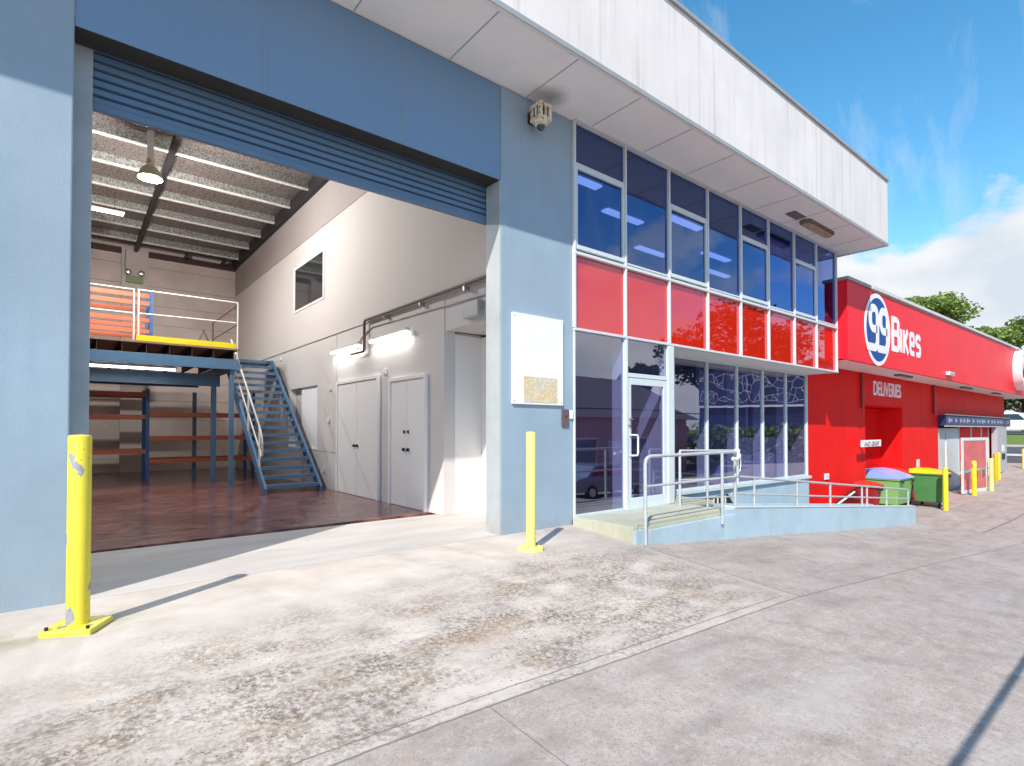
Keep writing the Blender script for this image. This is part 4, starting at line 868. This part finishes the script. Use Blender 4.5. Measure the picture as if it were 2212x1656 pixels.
kp('rail', MB().tube([(15.2, 6.02, -.95), (18.3, 6.02, -.30)], .03), 'rail_white', gh); kp('plate', MB().hexa([(16.6, 6.1, -.80), (18.3, 6.1, -.46), (18.3, 6.19, -.46), (16.6, 6.19, -.80), (16.6, 6.1, -.68), (18.3, 6.1, -.33), (18.3, 6.19, -.33), (16.6, 6.19, -.68)]), 'maroon', gh)
# awning box and shop entry
AW = thing('awning_box', 'long navy blue awning box with a row of faint pale marks over shop entrance', 'awning', (33, 6, 1.7))
kp('box', MB().prism([(6.195, 1.50), (5.98, 1.50), (5.94, 1.55), (5.94, 1.86), (5.99, 1.92), (6.195, 1.92)], 'x', 26.88, 39.4), 'navy', AW); kp('trim', MB().box(26.86, 39.42, 5.93, 5.99, 1.921, 1.96).box(26.86, 39.42, 5.95, 6.0, 1.46, 1.498), 'lightcap', AW)
rr = random.Random(5); x = 27.2
while x < 39.0:
    w = rr.choice((.22, .3, .55, .7)); kp('lettering', MB().box(x, x + w * .4, 5.931, 5.938, 1.62, 1.80).box(x + w * .55, x + w, 5.932, 5.938, 1.66, 1.77), 'navytext', AW); x += w + rr.choice((.25, .5))
# shopfront below awning
kp('entry_wall', B(26.86, 38.59, 7.3, 7.4, -1.3, 1.9), 'office_dark')
kp('entry_frame', MB().box(27.0, 28.05, 6.25, 6.35, -1.25, 1.2).box(28.05, 28.3, 6.30, 6.34, -1.25, 1.2).box(28.3, 30.1, 6.25, 6.35, -1.25, 1.2).box(27.0, 30.1, 6.26, 6.34, 1.2, 1.4), 'white_metal')
kp('entry_floor', B(26.86, 38.59, 6.2, 7.29, -1.3, -1.18), 'slab')
sw = kp('shop_window', MB().box(30.2, 30.35, 6.25, 6.33, -1.2, 1.46).box(32.4, 32.55, 6.25, 6.33, -1.2, 1.46).box(34.4, 34.55, 6.25, 6.33, -1.2, 1.46).box(30.35, 36.1, 6.255, 6.32, -.62, -.52).box(35.95, 36.1, 6.25, 6.33, -1.2, 1.46), 'white_metal')
kp('red_film', MB().box(30.36, 32.39, 6.28, 6.29, -.05, 1.45).box(32.56, 34.39, 6.28, 6.29, -.05, 1.45).box(34.56, 35.94, 6.28, 6.29, -.05, 1.45).box(30.36, 35.94, 6.28, 6.29, -1.2, -.63), 'red', sw)
kp('pane', MB().box(30.36, 32.39, 6.30, 6.306, -.51, -.06).box(32.56, 35.94, 6.30, 6.306, -.51, -.06), 'carglass', sw)
# open glass door leaf swung outward
gdr = thing('open_glass_door', 'white framed glass door leaf swung open in front of the red filmed windows', 'door', (27.6, 6.1, -1.2))
A0 = Vector((27.0, 5.5, 0)); 
def leafbox(m, u0, u1, z0, z1, th=.05):
    d = Vector((2.35, -.33, 0)).normalized(); nrm = Vector((-d.y, d.x, 0)) * th / 2; a = A0 + d * u0; b = A0 + d * u1
    return m.hexa([a - nrm + Vector((0, 0, z0)), b - nrm + Vector((0, 0, z0)), b + nrm + Vector((0, 0, z0)), a + nrm + Vector((0, 0, z0)), a - nrm + Vector((0, 0, z1)), b - nrm + Vector((0, 0, z1)), b + nrm + Vector((0, 0, z1)), a + nrm + Vector((0, 0, z1))])
m = MB(); leafbox(m, 0, .13, -1.17, 1.02); leafbox(m, 2.3, 2.43, -1.17, 1.02); leafbox(m, .132, 2.298, .90, 1.02); leafbox(m, .132, 2.298, -1.17, -1.03); kp('frame', m, 'mullion_white', gdr)
kp('pane', leafbox(MB(), .133, 2.297, -1.028, .898, .01), 'glass_clear', gdr); kp('poster', leafbox(MB(), .9, 1.35, -.12, .04, .03), 'white_sign', gdr); kp('film', leafbox(MB(), .14, 2.29, -.22, .89, .018), 'film', gdr); kp('film', leafbox(MB(), .14, 2.29, -1.02, -.62, .018), 'film', gdr)
eb = thing('electrical_cabinet', 'tall grey metal cabinet on the wall at the far end of the red building', 'cabinet', (37.3, 6.0, -.9))
kp('casing', B(36.2, 38.45, 5.95, 6.18, -.85, 1.48), 'greybox', eb, .01); kp('meter', B(37.2, 37.9, 5.93, 5.948, -.2, .1), 'rubber', eb); kp('label_plate', B(37.2, 37.8, 5.935, 5.948, .2, .55), 'white_sign', eb)

# ------------------------------------------------------------------ bins
def bigbin(x0, y0, w, d, h, body, lid, label, hb_=.9, name='waste_bin'):
    z = gz(x0 + w / 2, y0 + d / 2); t = thing(name, label, 'bin', (x0 + w / 2, y0 + d / 2, z), 'rubbish bins by the delivery recess')
    i = .07
    kp('body', MB().hexa([(x0 + i, y0 + i, z + .16), (x0 + w - i, y0 + i, z + .16), (x0 + w - i, y0 + d - i, z + .16), (x0 + i, y0 + d - i, z + .16), (x0, y0, z + hb_), (x0 + w, y0, z + hb_), (x0 + w, y0 + d, z + hb_), (x0, y0 + d, z + hb_)]), body, t, .03)
    kp('rim', MB().box(x0 - .03, x0 + w + .03, y0 - .03, y0 + d + .03, z + hb_ + .002, z + hb_ + .05), body, t, .012)
    m = MB(); nseg = 8; vs = []
    for k in range(nseg + 1):
        u = k / nseg; zz = z + hb_ + .06 + (h - hb_ - .06) * (sin(u * pi * .62) / 1.0)
        for xx in (x0 - .04, x0 + w + .04): vs.append((xx, y0 - .05 + u * (d + .1), zz))
    top = [(2 * k, 2 * k + 1, 2 * k + 3, 2 * k + 2) for k in range(nseg)]; nb = len(vs); vs += [(x0 - .04, y0 - .05, z + hb_ + .052), (x0 + w + .04, y0 - .05, z + hb_ + .052), (x0 + w + .04, y0 + d + .05, z + hb_ + .052), (x0 - .04, y0 + d + .05, z + hb_ + .052)]
    side = [tuple([nb] + [2 * k for k in range(nseg + 1)] + [nb + 3]), tuple([nb + 1] + [2 * k + 1 for k in range(nseg + 1)] + [nb + 2]), (0, 1, nb + 1, nb), (2 * nseg, 2 * nseg + 1, nb + 2, nb + 3), (nb, nb + 1, nb + 2, nb + 3)]
    m.add(vs, top + side); kp('lid', m, lid, t)
    for (wx, wy) in ((x0 + .12, y0 + .12), (x0 + w - .12, y0 + .12), (x0 + .12, y0 + d - .12), (x0 + w - .12, y0 + d - .12)):
        kp('wheel', MB().lathe([(0, -.025), (.08, -.025), (.09, 0), (.08, .025), (0, .025)], (wx, wy, z + .09), 16, 'y'), 'rubber', t)
    for xx in (x0 + .15, x0 + w - .25): kp('handle', B(xx, xx + .18, y0 - .06, y0 - .032, z + hb_ - .08, z + hb_ - .01), 'rubber', t)
    return t
bigbin(20.0, 5.62, 1.4, 1.05, 1.25, 'bin_light', 'lid_blue', 'light green bin with a curved blue lid, standing partly in the recess', .93)
bigbin(21.5, 5.8, .8, .7, 1.22, 'bin_green', 'lid_red', 'dark green bin with red lid wedged between blue lidded and yellow lidded bins', .98)
yb = bigbin(21.8, 4.92, .8, .85, 1.25, 'bin_green', 'lid_yellow', 'tall green bin with bright yellow lid and a pink sticker on its side', 1.05)
kp('sticker', B(22.1, 22.42, 4.93, 4.945, gz(22, 5) + .55, gz(22, 5) + .98), 'pinksticker', yb)
bigbin(17.45, 5.45, .52, .48, .98, 'reddark', 'lid_red', 'small maroon bin with red lid standing behind the ramp rails', .82)

# ------------------------------------------------------------------ vegetation
def leaves(m, centre, rad, count, size, rnd_, flat=1.0):
    for _ in range(count):
        u = Vector((rnd_.gauss(0, 1), rnd_.gauss(0, 1), rnd_.gauss(0, 1))).normalized() * (rnd_.random() ** .35)
        p = Vector(centre) + Vector((u.x * rad[0], u.y * rad[1], u.z * rad[2] * flat))
        a = Vector((rnd_.gauss(0, 1), rnd_.gauss(0, 1), rnd_.gauss(0, 1) * .6)).normalized(); b = a.cross(Vector((rnd_.gauss(0, 1), rnd_.gauss(0, 1), rnd_.gauss(0, 1)))).normalized(); s_ = size * rnd_.uniform(.6, 1.3)
        m.add([p - a * s_ * .5, p + b * s_ * .32, p + a * s_ * .5, p - b * s_ * .32], [(0, 1, 2, 3)])
def tree(x, y, h, cw, ch_, label, seed, mat='leaf', z=None, clumps=14, dens=260, leafs=.45, trunk_r=.3, name='tree', shape='umbrella', group=None):
    rn = random.Random(seed); z = gz(x, y) if z is None else z
    t = thing(name, label, 'tree', (x, y, z), group); crown = MB(); tr = MB()
    fork = Vector((x, y, z + (h - ch_) * .8)); tr.tube([(x, y, z - .3), (x + .1, y, z + (h - ch_) * .4), fork], trunk_r, 10, r2=trunk_r * .7)
    for i in range(clumps):
        a = 2 * pi * i / clumps * 2.4 + rn.uniform(-.4, .4); rr_ = cw / 2 * sqrt((i + .6) / clumps) * .86
        if shape == 'umbrella': zc = z + h - ch_ * (.35 + .42 * (rr_ / (cw / 2)) ** 2) + rn.uniform(-.08, .08) * ch_; rv = (cw * .15 * rn.uniform(.8, 1.3), cw * .15 * rn.uniform(.8, 1.3), ch_ * rn.uniform(.2, .32))
        else: zc = z + h - ch_ * .5 + rn.uniform(-.38, .36) * ch_ * sqrt(max(.05, 1 - (rr_ / (cw / 2)) ** 2)); rv = (cw * .17 * rn.uniform(.8, 1.2), cw * .17 * rn.uniform(.8, 1.2), ch_ * rn.uniform(.14, .22))
        c_ = Vector((x + rr_ * cos(a), y + rr_ * sin(a), zc)); leaves(crown, c_, rv, dens, leafs, rn)
        mid_ = (fork + c_) / 2 + Vector((0, 0, -.05 * ch_)); tr.tube([fork, mid_, c_], trunk_r * .4, 6, r2=trunk_r * .08)
    kp('trunk', tr, 'bark', t); kp('crown', crown, mat, t); return t
tree(84.4, 21.4, 17.8, 11.5, 4.8, 'spreading umbrella shaped tree rising above the red roofline', 11, 'leaf', z=1, clumps=24, dens=420, leafs=.42, trunk_r=.4)
tree(85.8, 15.4, 13.4, 8.0, 4.2, 'smaller low spreading tree just right of the umbrella shaped one', 12, 'leaf', z=1, clumps=14, dens=320, leafs=.42)
tree(90.6, 11.6, 14.4, 10.5, 5.0, 'tree crown at the right picture edge above the white building', 13, 'leaflight', z=1, clumps=18, dens=320, leafs=.42)
for i, (x, y, h, cw, m_, lb) in enumerate(((70, 9.5, 7.4, 7.5, 'leafdark', 'dark dense tree behind the white car'), (74, 5.0, 7.8, 8, 'leaf', 'brighter green tree behind the orange car'), (78, 14.0, 7.2, 8, 'leafdark', 'dark tree farther left behind the car park'))):
    tree(x, y, h, cw, h * .72, lb, 20 + i, m_, z=1, clumps=18, dens=260, leafs=.4, shape='round')
# trees and things across the yard, seen mirrored in the glass
tree(52.4, -18.2, 14.6, 14.5, 9.5, 'large rounded tree across the yard, mirrored in the red panels', 31, 'leafdark', z=-.2, clumps=26, dens=330, leafs=.5, trunk_r=.4, shape='round')
tree(74, -18.0, 11.0, 13, 7.5, 'lower rounded tree mirrored in the far red panels', 32, 'leafdark', z=1, clumps=20, dens=280, leafs=.5, shape='round')
tree(36.5, -17.5, 8.2, 3.2, 3.4, 'small dark tree behind the brick house, mirrored above the door', 33, 'leafdark', z=-.8, clumps=12, dens=240, leafs=.4, trunk_r=.16, shape='round')
tree(62, -12, 7.0, 8, 5.6, 'bushy dark tree across the road, mirrored in the lower glazing', 34, 'leafdark', z=.9, clumps=16, dens=260, leafs=.45, shape='round')

wb = thing('white_building', 'pale building with low white roof behind the red fascia end', 'building', (75, 10, 1))
kp('wall', B(81, 86, 4, 10.6, .9, 9.6), 'whitebuild', wb); kp('roof', MB().prism([(3.6, 9.61), (11.0, 9.61), (7.3, 10.9)], 'x', 80.6, 86.4), 'lightcap', wb)

# brick house across the yard
HS = thing('brick_house', 'brick house with dark hipped roof across the yard, mirrored in the entry glass', 'house', (26, -12, -1))
kp('wall', B(19, 33, -17, -9.2, -1.8, 2.0), 'brick', HS)
kp('roof', MB().add([(18.3, -17.6, 2.0), (33.7, -17.6, 2.0), (33.7, -8.6, 2.0), (18.3, -8.6, 2.0), (22.5, -13.1, 4.7), (29.5, -13.1, 4.7)], [(0, 1, 5, 4), (1, 2, 5), (2, 3, 4, 5), (3, 0, 4), (0, 3, 2, 1)]), 'tile', HS)
for x in (20.6, 25.0, 29.6):
    w = kp('window', MB().box(x, x + .08, -9.24, -9.19, -.6, .9).box(x + 1.7, x + 1.78, -9.24, -9.19, -.6, .9).box(x + .08, x + 1.7, -9.24, -9.19, .82, .9).box(x + .08, x + 1.7, -9.24, -9.19, -.6, -.52), 'mullion_white', HS); kp('pane', B(x + .08, x + 1.7, -9.2, -9.197, -.52, .82), 'carglass', w)
kp('door', B(23.3, 24.3, -9.22, -9.197, -1.6, .7), 'office_light', HS)
# unseen cable and two poles, guessed; placed to cast the yard's shadow line
def pole(x, y, lb):
    z = gz(x, y); t = thing('cable_pole', lb, 'pole', (x, y, z), 'guessed poles carrying the unseen cable'); kp('shaft', MB().tube([(x, y, z - .3), (x, y, max(3.4, z + 3.4))], .11, 12, r2=.09), 'bark', t); kp('crossarm', B(x - .06, x + .06, y - .5, y + .5, 2.04, 2.12), 'bark', t); return t
pole(-16, -.75, 'guessed pole at the near end of the unseen cable'); pole(75, -.75, 'guessed pole at the far end of the unseen cable')

# ------------------------------------------------------------------ cars
def car(x, y, z, L, Wd, H, ang, mat, label, suv=False, name='parked_car'):
    t = thing(name, label, 'car', (x, y, z), None)
    if suv: prof = [(-.5, .22), (-.5, .52), (-.48, .60), (-.44, .97), (-.40, 1.0), (.08, 1.0), (.14, .96), (.24, .62), (.46, .55), (.5, .45), (.5, .2)]
    else: prof = [(-.5, .22), (-.5, .55), (-.46, .62), (-.36, .66), (-.24, .95), (-.16, 1.0), (.05, 1.0), (.12, .96), (.24, .66), (.44, .58), (.5, .45), (.5, .22)]
    c, s_ = cos(ang), sin(ang)
    def P(u, v, w): return (x + u * c - v * s_, y + u * s_ + v * c, z + w)
    n = len(prof); vs = []
    for side in (-1, 1):
        for (u, w) in prof:
            inset = .5 if w < .62 else .5 - .10 * (w - .62) / .38
            vs.append(P(u * L, side * inset * Wd, w * H))
    m = MB().add(vs, [tuple(range(n))[::-1], tuple(range(n, 2 * n))] + [(i, (i + 1) % n, (i + 1) % n + n, i + n) for i in range(n)]); kp('body', m, mat, t, .04)
    wl_ = [(-.43, .66), (-.41, .92), (-.12, .93), (-.12, .66)] if suv else [(-.31, .68), (-.22, .90), (-.07, .93), (-.07, .68)]
    wr_ = [(-.10, .66), (-.10, .93), (.09, .93), (.19, .66)] if suv else [(-.05, .68), (-.05, .93), (.05, .93), (.17, .68)]
    for side in (-1, 1):
        for pl in (wl_, wr_):
            vs = []
            for off in (.002, .012):
                for (u, w) in pl: vs.append(P(u * L, side * ((.5 - .10 * (w - .62) / .38) * Wd + off), w * H))
            kp('window', MB().add(vs, [(0, 1, 2, 3), (4, 5, 6, 7), (0, 1, 5, 4), (1, 2, 6, 5), (2, 3, 7, 6), (3, 0, 4, 7)]), 'carglass', t)
        for u in (-.31, .31):
            m = MB(); r_ = .22 * H if suv else .21 * H; a = P(u * L, side * (.5 * Wd - .12), r_); b = P(u * L, side * (.5 * Wd + .015), r_); w = kp('wheel', MB().tube([a, b], r_, 20), 'rubber', t)
            a = P(u * L, side * (.5 * Wd + .016), r_); b = P(u * L, side * (.5 * Wd + .03), r_); kp('rim', MB().tube([a, b], r_ * .6, 14), 'chrome', w)
        a = P(.49 * L, side * .36 * Wd, .45 * H); kp('headlight', MB().tube([a, P(.505 * L, side * .36 * Wd, .45 * H)], .09, 10), 'white_sign', t)
    return t
car(58.6, 8.6, .93, 4.9, 1.95, 1.75, R(-96), 'car_white', 'white four wheel drive parked beyond the road verge', True)
car(63.0, 3.6, 1.0, 4.6, 1.9, 1.9, R(-80), 'car_orange', 'orange vehicle parked behind the white car at the picture edge', True)
car(18.0, -5.0, gz(18, -5), 4.6, 1.8, 1.42, R(4), 'car_blue', 'blue grey sedan parked across the yard, mirrored in the entry glass')

# unseen cable last, added for the line of shadow
cb = MB().tube([(-16, -.60, 2.0), (3, -.60, 2.0), (75, -.60, 2.0)], .022, 10).build('shadow_caster_cable', 'rubber'); tag(cb, 'unseen black cable added to cast the shadow line across the concrete yard', 'cable')
# shop across the yard, mirrored in the lower glazing
SA = thing('shop_across_yard', 'dark shop with white crazed line screen on its front, mirrored in the lower glazing', 'shop', (42, -8, -.8))
P0 = Vector((38.6, -11.8, 0)); P1 = Vector((42.6, -2.6, 0)); dv = (P1 - P0).normalized(); nv = Vector((-dv.y, dv.x, 0)); Ls = (P1 - P0).length
def slab(m, u0, u1, z0, z1, d0, d1):
    q = [P0 + dv * u + nv * d for (u, d) in ((u0, d0), (u1, d0), (u1, d1), (u0, d1))]
    return m.hexa([v + Vector((0, 0, z0)) for v in q] + [v + Vector((0, 0, z1)) for v in q])
kp('wall', slab(MB(), 0, Ls, -1.2, 5.9, -.30, -4.5), 'navy', SA); kp('screen', slab(MB(), 0, Ls, 3.2, 5.8, -.0, -.28), 'navy', SA)
kp('ledge', slab(MB(), 0, Ls, 3.02, 3.18, .05, -.28), 'white_sign', SA)
m = MB(); rnd = random.Random(3); NX, NZ = 24, 5; pts = [((i + .5 + rnd.uniform(-.38, .38)) * Ls / NX, 3.25 + (j + .5 + rnd.uniform(-.4, .4)) * 2.5 / NZ) for i in range(NX) for j in range(NZ)]
edges = set()
for i, p in enumerate(pts):
    ds = sorted(range(len(pts)), key=lambda q_: (pts[q_][0] - p[0]) ** 2 + (pts[q_][1] - p[1]) ** 2)[1:4]
    for q_ in ds: edges.add((min(i, q_), max(i, q_)))
for k, (a_, b_) in enumerate(sorted(edges)):
    p, q_ = pts[a_], pts[b_]; d = Vector((q_[0] - p[0], q_[1] - p[1])).normalized(); o_ = Vector((-d.y, d.x)) * .017; dd_ = .004 + (k % 7) * .001
    vs = [P0 + dv * uu + nv * dd_ + Vector((0, 0, zz)) for uu, zz in ((p[0] + o_.x, p[1] + o_.y), (p[0] - o_.x, p[1] - o_.y), (q_[0] - o_.x, q_[1] - o_.y), (q_[0] + o_.x, q_[1] + o_.y))]
    m.add(vs, [(0, 1, 2, 3)])
kp('line_pattern', m, 'lightcap', SA)
# hedge between the houses across the yard
rn = random.Random(9); m = MB()
for i in range(26): leaves(m, (33 + i * .36, -14.5 + i * .42, .3), (.6, .6, 1.5), 130, .4, rn)
hg = m.build('hedge', 'leaf'); tag(hg, 'leafy green hedge across the yard, mirrored in the lower glazing', 'hedge')
